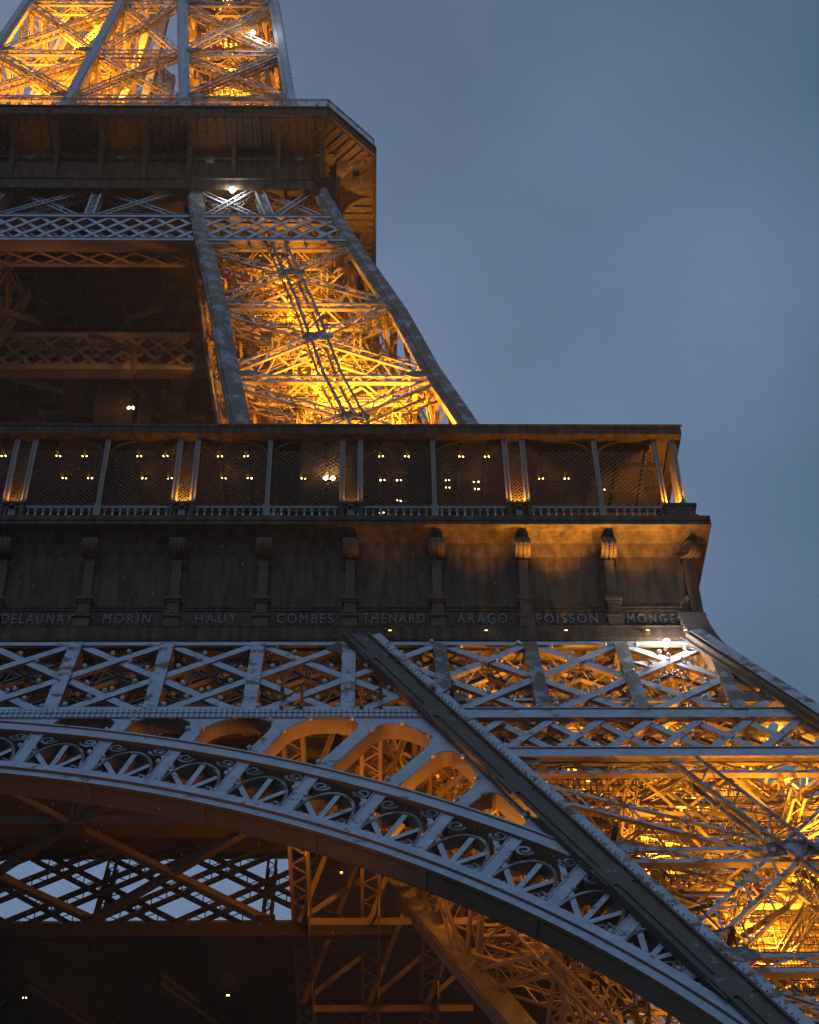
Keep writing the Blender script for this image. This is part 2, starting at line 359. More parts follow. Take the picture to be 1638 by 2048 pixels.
# ---------- interior of the pillars: lift tracks, stairs, bracing
def inner_works(zs, parent, seed, k=1.0):
    rnd = random.Random(seed)
    def ax(z, fx, fy): # fractional position inside the pillar section
        A, B = a_(z), b_(z); return V((B+(A-B)*fx, -(B+(A-B)*fy), z))
    z0, z1 = zs[0], zs[-1]
    for fx in (.36, .62):                                  # inclined lift track
        m = MB()
        for za, zb in zip(zs, zs[1:]):
            m.truss(ax(za, fx, .45), ax(zb, fx, .45), (0, -1, 0), .55, .8, c=.12, lc=.07, pitch=.7)
        m.build('lift_track', 'iron', parent)
    m = MB()
    for za, zb in zip(zs, zs[1:]):
        for fx, fy in ((.8, .2), (.8, .8), (.2, .8), (.25, .5)):
            m.truss(ax(za, fx, fy), ax(zb, fx, fy), (0, -1, 0), .34, .34, c=.09, lc=.05, pitch=.6)
    m.build('guide_post', 'iron', parent)
    z = z0; i = 0; m = MB(); mm = MB()                     # stair flights with caged sides
    while z < z1-3:
        f0, f1 = ((.2, .75) if i % 2 else (.75, .2)); h = 2.6
        p, q = ax(z, f0, .72), ax(z+h, f1, .72); q.y = p.y
        for s_ in (0, 1.2):
            off = V((0, s_, 0)); m.bar(p+off, q+off, (0, -1, 0), .35, .06)
            m.bar(p+off+V((0,0,1.1)), q+off+V((0,0,1.1)), (0,-1,0), .06, .05)
        st = 11
        for j in range(st):
            c = p.lerp(q, (j+.5)/st); m.box((c.x-.14, c.y+.06, c.z-.02), (c.x+.14, c.y+1.17, c.z+.03))
            m.box((c.x-.02, c.y-.02, c.z), (c.x+.02, c.y+.03, c.z+1.1))
        lo, hi = min(p.x, q.x)-.2, max(p.x, q.x)+.2
        m.box((q.x-.9, q.y, q.z-.06), (q.x+.9, q.y+1.3, q.z))
        # cage panel of close bars
        x = lo
        while x < hi:
            mm.box((x, p.y-.12, z+.2), (x+.025, p.y-.09, z+h+1.2)); x += .22
        zz = z+.2
        while zz < z+h+1.2: mm.box((lo, p.y-.15, zz), (hi, p.y-.12, zz+.03)); zz += .28
        z += h; i += 1
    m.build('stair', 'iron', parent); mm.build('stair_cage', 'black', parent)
    for za, zb in zip(zs, zs[1:]):                         # slender cross ties
        m = MB(); nt_ = int(10*k)
        for j in range(nt_):
            z = rnd.uniform(za, zb); f = [rnd.choice((.05, .2, .36, .5, .62, .8, .95)) for _ in range(4)]
            p = ax(z, f[0], f[1]); q = ax(min(zb, z+rnd.choice((0, 0, 1.6, 3.0))), f[2], f[3])
            if (p-q).length < 1.5: continue
            if rnd.random() < .6: m.truss(p, q, (0, -.6, -.8), .5, .5, c=.10, lc=.06, pitch=.6)
            else: m.bar(p, q, (0, -.6, -.8), .16, .10)
        for f in (.3, .7):
            z = (za+zb)/2
            m.truss(ax(z, 0.05, f), ax(z, .95, f), (0, -.3, -1), .5, .6, c=.1, lc=.06, pitch=.6)
            m.truss(ax(z+.7, f, .05), ax(z+.7, f, .95), (0, 0, -1), .5, .6, c=.1, lc=.06, pitch=.6)
        m.build('inner_bracing', 'iron', parent)
inner_works([1, 11, 20.5, 29.2, 34.9, 40.9, 50.4], LEG1, 3, 1.5)
inner_works([57, 69.3, 80, 90, 100, 110.5], LEG2, 5, 1.6)
inner_works([118, 128.3, 137.3, 148.2, 158], LEG3, 8, .7)

# ---------- front girder under the first floor
def FP(u, z, d=0): return FACES['front'](u, z, d)
GN = fnorm('front', 46)
ZT, ZB, ZC = 50.35, 44.0, 40.9         # top, middle chord, lower chord
BAY = 3.836
G = MB()
xi = lambda z: b_(z)+.6
XL = -13.5
# the middle chord, right of the rafter, and riveted band left of it
G.bar(FP(b_(43.9)+1.1, 43.92), FP(a_(43.9)-.2, 43.92), GN, .72, .10, -.05)
G.bar(FP(b_(43.9)+1.1, 44.26), FP(a_(43.9)-.2, 44.26), GN, .06, .22, -.12)
G.bar(FP(b_(43.9)+1.1, 43.55), FP(a_(43.9)-.2, 43.55), GN, .06, .22, -.1)
G.bar(FP(b_(41)+1.1, 40.92), FP(a_(41)-.2, 40.92), GN, .62, .10, -.05)
G.bar(FP(b_(41)+1.1, 41.22), FP(a_(41)-.2, 41.22), GN, .06, .22, -.12)
G.bar(FP(b_(41)+1.1, 40.6), FP(a_(41)-.2, 40.6), GN, .06, .22, -.1)
G.bar(FP(XL, 50.3), FP(a_(50.3), 50.3), GN, .5, .12, .02)
G.bar(FP(XL, 50.3), FP(a_(50.3), 50.3), GN, .5, .12, 1.0)
for zz in (43.9, 40.9):
    G.bar(FP(b_(zz)+1.1, zz+.15), FP(a_(zz)-.3, zz+.15), GN, .2, .16, .85); x = b_(zz)+1.3; i = 0
    while x < a_(zz)-1.2:
        G.bar(FP(x, zz+.18, .1 if i % 2 else .9), FP(x+.9, zz+.18, .9 if i % 2 else .1), V((0, 0, 1)), .09, .03, (i % 2)*.03); x += .9; i += 1
G = G.build('main_girder', 'frost', T)
for kk in range(-3, 10):
    u = kk*BAY
    if abs(u-b_(47.2)) < .9: 
        pass
    m = MB(); m.bar(FP(u, ZB+.1), FP(u, ZT-.1), GN, .56, .05, -.06)
    m.bar(FP(u-.26, ZB+.1), FP(u-.26, ZT-.1), GN, .05, .9, -.05); m.bar(FP(u+.26, ZB+.1), FP(u+.26, ZT-.1), GN, .05, .9, -.05)
    m.bar(FP(u, ZB+.1), FP(u, ZT-.1), GN, .40, .04, .92)
    if b_(50.3)+.3 < u or u < b_(44)-1: m.build('upright', 'light' if u < 20 else 'patch', G)
def clipseg(p, q, lo, hi):
    """clip a (u,z) segment to lo(z) < u < hi(z)"""
    pts = [(p[0]+(q[0]-p[0])*t/60, p[1]+(q[1]-p[1])*t/60) for t in range(61)]
    ins = [r for r in pts if lo(r[1]) < r[0] < hi(r[1])]
    return (ins[0], ins[-1]) if len(ins) > 3 else None
def plate_strut(p, q, w, e, step=1.05, dep=.85, mname='frost', bulb=True, name='diagonal', par=None):
    m = MB(); P0, P1 = FP(*p), FP(*q)
    m.bar(P0, P1, GN, w, .04, e); m.bar(P0, P1, GN, w*.9, .04, e+dep)
    ax = (P1-P0).normalized(); sd = ax.cross(GN).normalized(); L = (P1-P0).length
    for sg in (-1, 1):
        m.bar(P0, P1, GN, .05, .13, e+.04, sg*(w/2-.03)); m.bar(P0, P1, GN, .05, .13, e+dep-.13, sg*(w*.45-.03))
        k = max(2, int(L/.75))
        for i in range(k):
            A = P0+ax*(L*i/k)+sd*sg*w*.45; B = P0+ax*(L*(i+1)/k)+sd*sg*w*.45
            d0, d1 = (e+.1, e+dep-.05) if i % 2 else (e+dep-.05, e+.1)
            m.bar(A-GN*d0, B-GN*d1, sd*sg, .07, .02, (i % 2)*.022)
    m.build(name, mname, par or G)
    if bulb: bulbs_along(P0, P1, GN, step, -e+.10, w/2+.04, .06)
hiL = lambda z: b_(z)-.0; loR = lambda z: b_(z)+1.3; hiR = lambda z: a_(z)-.6
for kk in range(-5, 11):
    for up in (0, 1):
        p, q = ((kk*BAY+.25, ZB+.2), ((kk+2)*BAY-.1, ZT-.15)) if up else ((kk*BAY+.25, ZT-.15), ((kk+2)*BAY-.1, ZB+.2))
        for lo, hi, mm in ((lambda z: XL, hiL, 'frost'), (loR, hiR, 'frost')):
            c = clipseg(p, q, lo, hi)
            if c: plate_strut(c[0], c[1], .40, .05 if up else .13, mname=mm, bulb=True, dep=.85 if up else .80)
# small lattice between middle and lower chord
for kk in range(11, 22):
    for up in (0, 1):
        u = kk*BAY/2
        p, q = ((u, ZC+.3), (u+2.15, ZB-.35)) if up else ((u, ZB-.35), (u+2.15, ZC+.3))
        c = clipseg(p, q, loR, hiR)
        if c: plate_strut(c[0], c[1], .34, .05 if up else .13, mname='frost', bulb=(up == 0), dep=.8 if up else .75)
# ---------- the great arch
KS = math.sqrt(1+.478**2)
def AP(x, t, d=0):          # arch plane: x across, t up the slope
    z = t/KS; p = V((x, -(58.42-.478*z), z)); return p-GN*d
def circ(R, t0, ph): return (R*math.sin(ph), t0+R*math.cos(ph))
RU, TU, RL, TL = 40.75, 7.196, 36.79, 8.07
PH0, PH1 = -18, 62
ARCH = MB()
def band(m, R, t0, r0, r1, d0, d1, pa=PH0, pb=PH1, st=1.0):
    k = int((pb-pa)/st); ring = []
    for i in range(k+1):
        ph = math.radians(pa+(pb-pa)*i/k)
        c = [circ(R+r, t0, ph) for r in (r0, r1)]
        ring.append([AP(*c[0], d0), AP(*c[1], d0), AP(*c[1], d1), AP(*c[0], d1)])
    b = len(m.v)
    for r in ring: m.v += [tuple(p) for p in r]
    for i in range(k):
        for j in range(4):
            j2 = (j+1) % 4; m.f.append((b+4*i+j, b+4*i+j2, b+4*i+4+j2, b+4*i+4+j))
    m.f.append((b, b+3, b+2, b+1)); e = b+4*k; m.f.append((e, e+1, e+2, e+3))
PE = 62
band(ARCH, RU, TU, -.22, .26, -.16, .95, pb=41)            # upper rim
band(ARCH, RU, TU, .26, .34, -.24, .5, pb=41)
band(ARCH, RL, TL, -.10, .28, -.22, .80, pb=PE)            # lower rim box, its underside is the soffit
band(ARCH, RL, TL, -.42, -.10, -.10, .76, pb=PE)
band(ARCH, RL, TL, -.47, -.42, -.14, -.02, pb=PE)
ARCH = ARCH.build('arch', 'frost', T)
m = MB()
for i in range(0, 130):
    ph = math.radians(-18+i*.5); 
for i in range(-2, 6):                                     # cover straps on the soffit
    ph = math.radians(9.2+i*6.9)
    m = MB(); c = circ(RL-.44, TL, ph); dx = (math.cos(ph)*.16, -math.sin(ph)*.16)
    A = AP(c[0]-dx[0], c[1]-dx[1], -.12); B = AP(c[0]+dx[0], c[1]+dx[1], -.12)
    q = [A, B, B-GN*.82, A-GN*.82]; rad = (AP(*circ(RL-.5, TL, ph))-AP(*circ(RL-.44, TL, ph)))*.5
    m.quadbox(q+[p+rad for p in q]); m.build('soffit_strap', 'iron', ARCH)
m = MB()                                                    # rivets along soffit edges
for r_off, dd in ((-.42, .02), (-.42, .66)):
    for i in range(0, 210):
        ph = math.radians(-4+i*.25); c = AP(*circ(RL-.43, TL, ph), dd)
        m.box((c.x-.03, c.y-.03, c.z-.035), (c.x+.03, c.y+.03, c.z+.02))
tag(m.build('soffit_rivet', 'iron', ARCH), kind='stuff')
def u_at(ph_deg, s):        # radial line: blend from lower to upper circle
    ph = math.radians(ph_deg); p = circ(RL, TL, ph); q = circ(RU, TU, math.radians(ph_deg-RADOFF(ph_deg))); return p, q
def RADOFF(p): return 0.045*p
DPH = 4.07; PHB = 3.1
def local(ph0, ph1):
    """local frame of one arch cell: origin mid lower rim, unit radial and tangential, width, height"""
    pa, qa = u_at(ph0, 0); pb, qb = u_at(ph1, 0)
    o = ((pa[0]+pb[0])/2, (pa[1]+pb[1])/2); t = ((qa[0]+qb[0])/2, (qa[1]+qb[1])/2)
    return pa, pb, qa, qb, o, t
def tube(m, pts, w, d0, d1):
    """flat ribbon following arch-plane points"""
    for (A, B) in zip(pts, pts[1:]): m.bar(AP(*A, 0), AP(*B, 0), GN, w, d1-d0, d0)
def ribbon(m, pts, w, d0, d1, closed=False):
    n_ = len(pts); L_, R_ = [], []
    for i in range(n_):
        if closed: a0, a1 = pts[i-1], pts[(i+1) % n_]
        else: a0, a1 = pts[max(0, i-1)], pts[min(n_-1, i+1)]
        dx, dy = a1[0]-a0[0], a1[1]-a0[1]; q = math.hypot(dx, dy) or 1; nx, ny = -dy/q, dx/q
        L_.append((pts[i][0]+nx*w/2, pts[i][1]+ny*w/2)); R_.append((pts[i][0]-nx*w/2, pts[i][1]-ny*w/2))
    b = len(m.v)
    for i in range(n_):
        m.v += [tuple(AP(*L_[i], d0)), tuple(AP(*R_[i], d0)), tuple(AP(*R_[i], d1)), tuple(AP(*L_[i], d1))]
    for i in range(n_ if closed else n_-1):
        i2 = (i+1) % n_
        for j in range(4):
            j2 = (j+1) % 4; m.f.append((b+4*i+j, b+4*i+j2, b+4*i2+j2, b+4*i2+j))
    if not closed: m.f.append((b, b+3, b+2, b+1)); e = b+4*(n_-1); m.f.append((e, e+1, e+2, e+3))
def spiral(cx, cy, r, a0, turns, sg, k=18):
    return [(cx+r*(1-.8*i/k)*math.cos(a0+sg*turns*2*math.pi*i/k), cy+r*(1-.8*i/k)*math.sin(a0+sg*turns*2*math.pi*i/k)) for i in range(k+1)]
CELLS = []
ph = PHB-DPH*5
while ph < 58:
    CELLS.append((ph, ph+DPH)); ph += DPH
for (p0, p1) in CELLS:
    pa, pb, qa, qb, o, t = local(p0, p1)
    if pa[0] > b_(pa[1]/KS)-.2: continue
    er = V((t[0]-o[0], t[1]-o[1])); H = er.length; er /= H; et = V((er[1], -er[0])); W = math.hypot(pb[0]-pa[0], pb[1]-pa[1])
    H -= .2
    def lc(x, y): return (o[0]+et[0]*x+er[0]*y, o[1]+et[1]*x+er[1]*y)
    # radial post on the far side of the cell
    inside = lambda q: q[0] < b_(q[1]/KS)+.35
    if not inside(pb): qb = None
    elif not inside(qb):
        kq = 1.0
        while kq > .05 and not inside((pb[0]+(qb[0]-pb[0])*kq, pb[1]+(qb[1]-pb[1])*kq)): kq -= .03
        qb = (pb[0]+(qb[0]-pb[0])*kq, pb[1]+(qb[1]-pb[1])*kq)
    m = MB()
    for (P_, Q_) in (((pb, qb),) if qb else ()):
        m.bar(AP(*P_), AP(*Q_), GN, .52, .05, -.02)
        for sg in (-.22, .22): m.bar(AP(*P_), AP(*Q_), GN, .05, .85, -.05, sg)
    m.build('radial_post', 'frost', ARCH)
    f = MB(); R = W/2-.27; hy = .42; yr = (H-.42-hy)/R if R else 1
    yr = min(1.75, max(.9, yr))
    arc = [lc(R*math.cos(math.pi*i/20), hy+.15+R*yr*math.sin(math.pi*i/20)) for i in range(21)]
    arc = [q for q in [lc(R, .3)]+arc+[lc(-R, .3)] if inside(q)]
    if len(arc) > 2: ribbon(f, arc, .11, -.05, .42); 
    arc2 = [lc((R+.14)*math.cos(math.pi*i/20), hy+.15+(R*yr+.14)*math.sin(math.pi*i/20)) for i in range(21)]
    for an in (126, 90, 57):                                # spokes fanning from the hub
        ca, sa = math.cos(math.radians(an)), math.sin(math.radians(an))
        e = R*1.0/math.hypot(ca, sa/yr) + (.15 if an == 90 else .05)
        if an == 126: e = (H-.38)/sa
        w = .20
        while e > .3 and not inside(lc(ca*e, .35+sa*e)): e -= .1
        if not inside(lc(ca*.15, .3)): continue
        A, B = lc(ca*.15, .30+sa*.15), lc(ca*e, .35+sa*e)
        fs = MB(); fs.bar(AP(*A), AP(*B), GN, w, .04, -.01); fs.bar(AP(*A), AP(*B), GN, .05, .35, .03); fs.build('fan_spoke', 'frost', ARCH)
    hub = [lc(.24*math.cos(i*math.pi/6), .28+.24*math.sin(i*math.pi/6)) for i in range(12)]
    if all(inside(q) for q in hub): ribbon(f, hub, .10, -.04, .3, True)
    for sg in (-1, 1):                                      # scrolls
        f_ = spiral(sg*(R-.34), .38, .36, math.pi/2, 1.4, -sg)
        if inside(lc(sg*(R-.3), .34)): ribbon(f, [lc(*q) for q in f_], .11, -.05, .3)
        f_ = spiral(sg*(W/2-.52), H-.34, .33, math.pi*(.0 if sg < 0 else 1.), 1.35, sg)
        if inside(lc(sg*(W/2-.52), H-.34)): ribbon(f, [lc(*q) for q in f_], .11, -.05, .3)
        if inside(lc(sg*(R-.3), .64)): ribbon(f, [lc(sg*(R-.30), .64), lc(sg*(R*.55), .55), lc(sg*.22, .25)], .08, -.02, .25)
    f.build('fan_ornament', 'patch', ARCH)
    for (x, y) in ((-R-.02, H*.62), (R+.02, H*.62), (-R*.9, .45), (R*.95, .30)):
        if inside(lc(x, y)): BULBS.append((AP(*lc(x, y), -.06), GN))
# spandrel plate with rounded openings
def fillet(poly, rad, k=6):
    out_ = []; n_ = len(poly)
    for i in range(n_):
        p = V(poly[i]); a = V(poly[i-1])-p; b = V(poly[(i+1) % n_])-p
        r = min(rad[i] if isinstance(rad, list) else rad, a.length*.48, b.length*.48)
        s0 = p+a.normalized()*r; s1 = p+b.normalized()*r
        for j in range(k+1):
            tt = j/k; out_.append(((1-tt)**2*s0.x+2*tt*(1-tt)*p.x+tt*tt*s1.x, (1-tt)**2*s0.y+2*tt*(1-tt)*p.y+tt*tt*s1.y))
    return out_
def plate2d(name, outer, holes, m, thick, d0, parent):
    cu = bpy.data.curves.new('tmp', 'CURVE'); cu.dimensions = '2D'; cu.fill_mode = 'BOTH'; cu.extrude = thick/2
    for poly in [outer]+holes:
        sp = cu.splines.new('POLY'); sp.points.add(len(poly)-1); sp.use_cyclic_u = True
        for i, q in enumerate(poly): sp.points[i].co = (q[0], q[1], 0, 1)
    ob = bpy.data.objects.new('tmp', cu); COL.objects.link(ob); dg = bpy.context.evaluated_depsgraph_get(); dg.update()
    me = bpy.data.meshes.new_from_object(ob.evaluated_get(dg)); bpy.data.objects.remove(ob)
    mb = MB(); mb.v = [tuple(AP(v.co.x, v.co.y, d0+thick/2-v.co.z)) for v in me.vertices]; mb.f = [tuple(p.vertices) for p in me.polygons]
    bpy.data.meshes.remove(me)
    o_ = mb.build(name, m, parent); fixnormals(o_); return o_
tch = (ZB-.32)*KS
def arbx(t): return b_(t/KS)+.25
outer = []
phs = [x*1.0 for x in range(-18, 41)]
low = [circ(RU+.2, TU, math.radians(p)) for p in phs]
low = [q for q in low if q[0] < arbx(q[1])]
tend = low[-1][1]
right = [(arbx(tend+(tch+1.0-tend)*i/8), tend+(tch+1.0-tend)*i/8) for i in range(9)]
outer = low+right+[(low[0][0], tch+1.0)]
holes = []; hb = []
for (p0, p1) in CELLS:
    def rad_line(pd, s):
        ph = math.radians(pd-RADOFF(pd)); return circ(RU+s, TU, ph)
    A0 = rad_line(p0, .5); A1 = rad_line(p1, .5)
    if (p0+p1)/2 < 4.5 and (p0+p1)/2 > -4.5: continue
    if A1[0]+.4 > arbx(A1[1]): continue
    hw = .27
    phl = math.radians(p0-RADOFF(p0)); phr = math.radians(p1-RADOFF(p1))
    def onr(ph_, s, side): 
        c = circ(RU+s, TU, ph_); return (c[0]+math.cos(ph_)*side, c[1]-math.sin(ph_)*side)
    def top_s(ph_, side):
        s = .6
        while True:
            q = onr(ph_, s, side)
            if q[1] > tch-.05 or q[0] > arbx(q[1])-.8 or s > 14: break
            s += .05
        return s
    sl_ = top_s(phl, hw); sr_ = top_s(phr, -hw)
    if min(sl_, sr_) < .9 and max(sl_, sr_) < 1.3: continue
    sl_ = max(sl_, .9); sr_ = max(sr_, .9)
    tl = onr(phl, sl_, hw); tr = onr(phr, sr_, -hw)
    if tl[0] > tr[0]-.6: continue
    poly = [onr(phl, .42, hw), tl, tr, onr(phr, .42, -hw)] if p0 > 0 else [onr(phl, .42, hw), tl, tr, onr(phr, .42, -hw)]
    h = fillet(poly, [.35, 1.25, 1.5, .45]); holes.append(h[::-1]); hb.append(h)
plate2d('spandrel_plate', outer, holes, 'frost', .10, -.02, ARCH)
for h in hb:
    m = MB(); ribbon(m, h, .06, .0, .62, True); m.build('opening_flange', 'light', ARCH)
    L_ = 0
    for i in range(len(h)):
        q0, q1 = h[i], h[(i+1) % len(h)]; L_ += math.hypot(q1[0]-q0[0], q1[1]-q0[1])
        if L_ > 1.35: BULBS.append((AP(*q1, -.08), GN)); L_ = 0
m = MB()                                                    # riveted double band above the openings
for zz in (44.12, 43.78):
    m.bar(FP(XL, zz), FP(b_(zz)+.2, zz), GN, .26, .03, -.075)
m.bar(FP(XL, 43.95), FP(b_(44)+.2, 43.95), GN, .74, .04, -.045)
band_o = m.build('chord_band', 'frost', G)
m = MB()
for zz in (44.2, 44.02, 43.86, 43.68):
    x = 3.; 
    while x < b_(zz): 
        c = FP(x, zz, -.11); m.box((c.x-.028, c.y-.012, c.z-.02), (c.x+.028, c.y+.03, c.z+.02)); x += .21
for zz, dz in ():
    x = b_(zz)+1.4
    while x < a_(zz)-.6:
        c = FP(x, zz, -.055); m.box((c.x-.03, c.y-.02, c.z-.03), (c.x+.03, c.y+.03, c.z+.03)); x += .3
tag(m.build('rivet', 'iron', G), kind='stuff')
# curved gusset where rafter meets the girder head, left side
for sg, zt in ((1, 50.3),):
    m = MB(); z_ = 50.3
    m.bar(FP(b_(49)-1.6, 50.0), FP(b_(48)+.1, 48.2), GN, .8, .06, -.03)
    m.build('gusset_plate', 'rafter', G)

# ---------- inner girder and floor bracing
m = MB(); IN = V((0, -1, 0))
IG = lambda u, z: V((u, -b_(z), z))
m.bar(IG(-16, 50.5), IG(19, 50.5), IN, .8, .5); m.bar(IG(-16, 43.8), IG(21, 43.8), IN, .7, .35)
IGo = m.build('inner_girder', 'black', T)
for kk in range(-4, 6):
    for up in (0, 1):
        u0, u1 = kk*BAY*1.0, (kk+2)*BAY
        p, q = (IG(u0, 44.1), IG(u1, 50.1)) if up else (IG(u0, 50.1), IG(u1, 44.1))
        if max(p.x, q.x) > 20 or min(p.x, q.x) < -16: continue
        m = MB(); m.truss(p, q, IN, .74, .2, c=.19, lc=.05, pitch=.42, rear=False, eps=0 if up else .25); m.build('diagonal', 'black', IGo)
    if kk % 2 == 0:
        m = MB(); m.truss(IG(kk*BAY, 44), IG(kk*BAY, 50), IN, .5, .6, c=.13, lc=.05, pitch=.5, eps=.5); m.build('upright', 'black', IGo)
m = MB()
for j in range(-2, 4):                                      # horizontal X bracing at z 44
    u0, u1 = j*2*BAY-.0, (j+1)*2*BAY
    if u1 > 17: break
    for (ya, yb) in ((-37, -29.6), (-29.6, -22.4)):
        m.bar((u0, ya, 44.2), (u1, yb, 44.2), (0, 0, -1), .32, .3, 0); m.bar((u1, ya, 44.25), (u0, yb, 44.25), (0, 0, -1), .32, .3, 0)
    m.bar((u0, -29.6, 44.3), (u1, -29.6, 44.3), (0, 0, -1), .3, .4, .05)
for j in range(-2, 3):
    for y in (-29.6, -22.6): m.bar((j*2*BAY-.5, y, 44.15), (j*2*BAY+.5, y, 44.15), (0, 0, -1), .9, .05)
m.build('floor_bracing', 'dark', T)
for xx in (-15.3, -7.67, 0, 7.67, 15.34):                   # hanging lattice ties
    for y in (-29.6,):
        m = MB(); m.truss((xx, y, 44.5), (xx, y, 55.8), IN, .4, .4, c=.1, lc=.06, pitch=.5); m.build('hanger', 'dark', T)
for xx, y0 in ((17.0, -37.5), (20.1, -37.5), (22.9, -37.5)):
    m = MB(); m.truss((xx, y0, 44.3), (xx, -10, 44.3), (0, 0, -1), .9, 1.0, c=.15, lc=.09, pitch=.75, double=False)
    m.build('lattice_beam', 'iron', T)
    for y in (-30, -23, -16):
        m = MB(); m.bar((xx, y, 44), (xx+2.6, y-4.5, 49), (0, -1, -.4), .22, .2); m.bar((xx, y, 44), (xx+2.6, y+4.5, 49), (0, -1, -.4), .22, .2)
        m.bar((xx, y-1.2, 43.9), (xx, y+1.2, 43.9), (1, 0, 0), 1.1, .06, -.4); m.build('knee_brace', 'iron', T)
m = MB()
for y in (-30.0, -22.6, -15): m.bar((17, y, 44.1), (25, y, 44.1), (0, -1, -.5), .3, .3)
m.build('cross_tie', 'iron', T)
# underside of the first floor with joists; an open well in the middle
m = MB(); 
m.box((-40+5, -34.0, 56.0), (34.0, -17.5, 56.3)); m.box((15.6, -17.5, 56.0), (34, 34, 56.3)); m.box((-34, -3.4, 56.0), (15.6, 34, 56.3)); m.box((-34, -17.5, 56.0), (-15.6, -3.4, 56.3))
m.box((-16, -17.9, 50.8), (18.5, -17.6, 55.98)); m.build('floor_deck', 'dark', T)  # upright dark panel added to cover the sky above the inner girder
m = MB(); y = -33.2
while y < -17: m.box((-14, y, 55.3), (33, y+.18, 55.98)); y += 1.65
for x in np.arange(-12, 33, BAY): m.box((x, -33.8, 54.9), (x+.25, -17.6, 55.9))
m.build('floor_joist', 'dark', T)
# rear bracing behind the well, dark shapes under the far deck
m = MB()
for i in range(-2, 3):
    m.truss((i*BAY*2, 0, 54), ((i+1)*BAY*2, 12, 54), (0, 0, -1), .8, .8, c=.2, lc=.08, pitch=.8)
    m.truss(((i+1)*BAY*2, 0, 53.9), (i*BAY*2, 12, 53.9), (0, 0, -1), .8, .8, c=.2, lc=.08, pitch=.8)
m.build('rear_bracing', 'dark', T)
# ---------- frieze with the names
FR = MB(); X0 = -12.0; YF = 33.97
# cove section (offset outwards, z): wall, ledges, cove, cornice
sec = [(-.2, 50.35), (.42, 50.40), (.46, 50.52), (.40, 51.15), (.44, 51.22), (.16, 51.26), (.05, 51.45), (.04, 52.55), (.10, 52.6), (.10, 52.68), (.0, 52.75), (.0, 54.0), (.06, 54.8), (.22, 55.5), (.55, 56.05), (1.0, 56.38), (1.16, 56.42), (1.38, 56.44), (1.38, 56.62), (1.32, 56.68), (1.38, 56.72), (1.38, 57.0), (.2, 57.02)]
def sweep(mb, sec, R0, x0, yend=-X0):
    """extrude a profile along the front then round the right corner"""
    rows = []
    for (o, z) in sec:
        h = R0+o; rows.append([(x0, -h, z), (h, -h, z), (h, 30, z)])
    b = len(mb.v)
    for r in rows: mb.v += r
    for i in range(len(rows)-1):
        for j in range(2): a = b+i*3+j; mb.f.append((a, a+1, a+4, a+3))
sweep(FR, sec, YF, X0)
FR = FR.build('frieze', 'frieze', T)
NAMES = {-2: None, -1: 'POINSOT', 0: 'FOUCAULT', 1: 'DELAUNAY', 2: 'MORIN', 3: 'HAUY', 4: 'COMBES', 5: 'THENARD', 6: 'ARAGO', 7: 'POISSON', 8: 'MONGE'}
def text_mesh(s, size, sp):
    cu = bpy.data.curves.new('t', 'FONT'); cu.body = s; cu.size = size; cu.space_character = sp; cu.extrude = .03; cu.align_x = 'CENTER'
    ob = bpy.data.objects.new('t', cu); COL.objects.link(ob); dg = bpy.context.evaluated_depsgraph_get(); dg.update()
    me = bpy.data.meshes.new_from_object(ob.evaluated_get(dg)); bpy.data.objects.remove(ob); return me
for k_, s_ in NAMES.items():
    if not s_: continue
    me = text_mesh(s_, .80, 1.32 if len(s_) > 5 else 1.42)
    xs = [v.co.x for v in me.vertices]; wd = max(xs)-min(xs); c = (max(xs)+min(xs))/2
    f_ = {'DELAUNAY': 3.05, 'MORIN': 2.02, 'HAUY': 1.78, 'COMBES': 2.4, 'THENARD': 2.68, 'ARAGO': 2.15, 'POISSON': 2.66, 'MONGE': 2.07, 'POINSOT': 2.5, 'FOUCAULT': 2.9}[s_]/wd
    for v in me.vertices: v.co = ((v.co.x-c)*f_, v.co.y, v.co.z)
    me.materials.append(M['letter'])
    o = bpy.data.objects.new('name_lettering', me); COL.objects.link(o); o.parent = FR
    o.location = V(((k_+.5)*BAY+{'MONGE': -.33, 'POISSON': -.15}.get(s_, 0)-.02, -YF-.085, 51.66))-FR.location; o.rotation_euler = (math.radians(90), 0, 0)
    o['label'] = 'name %s in raised grey capitals' % s_
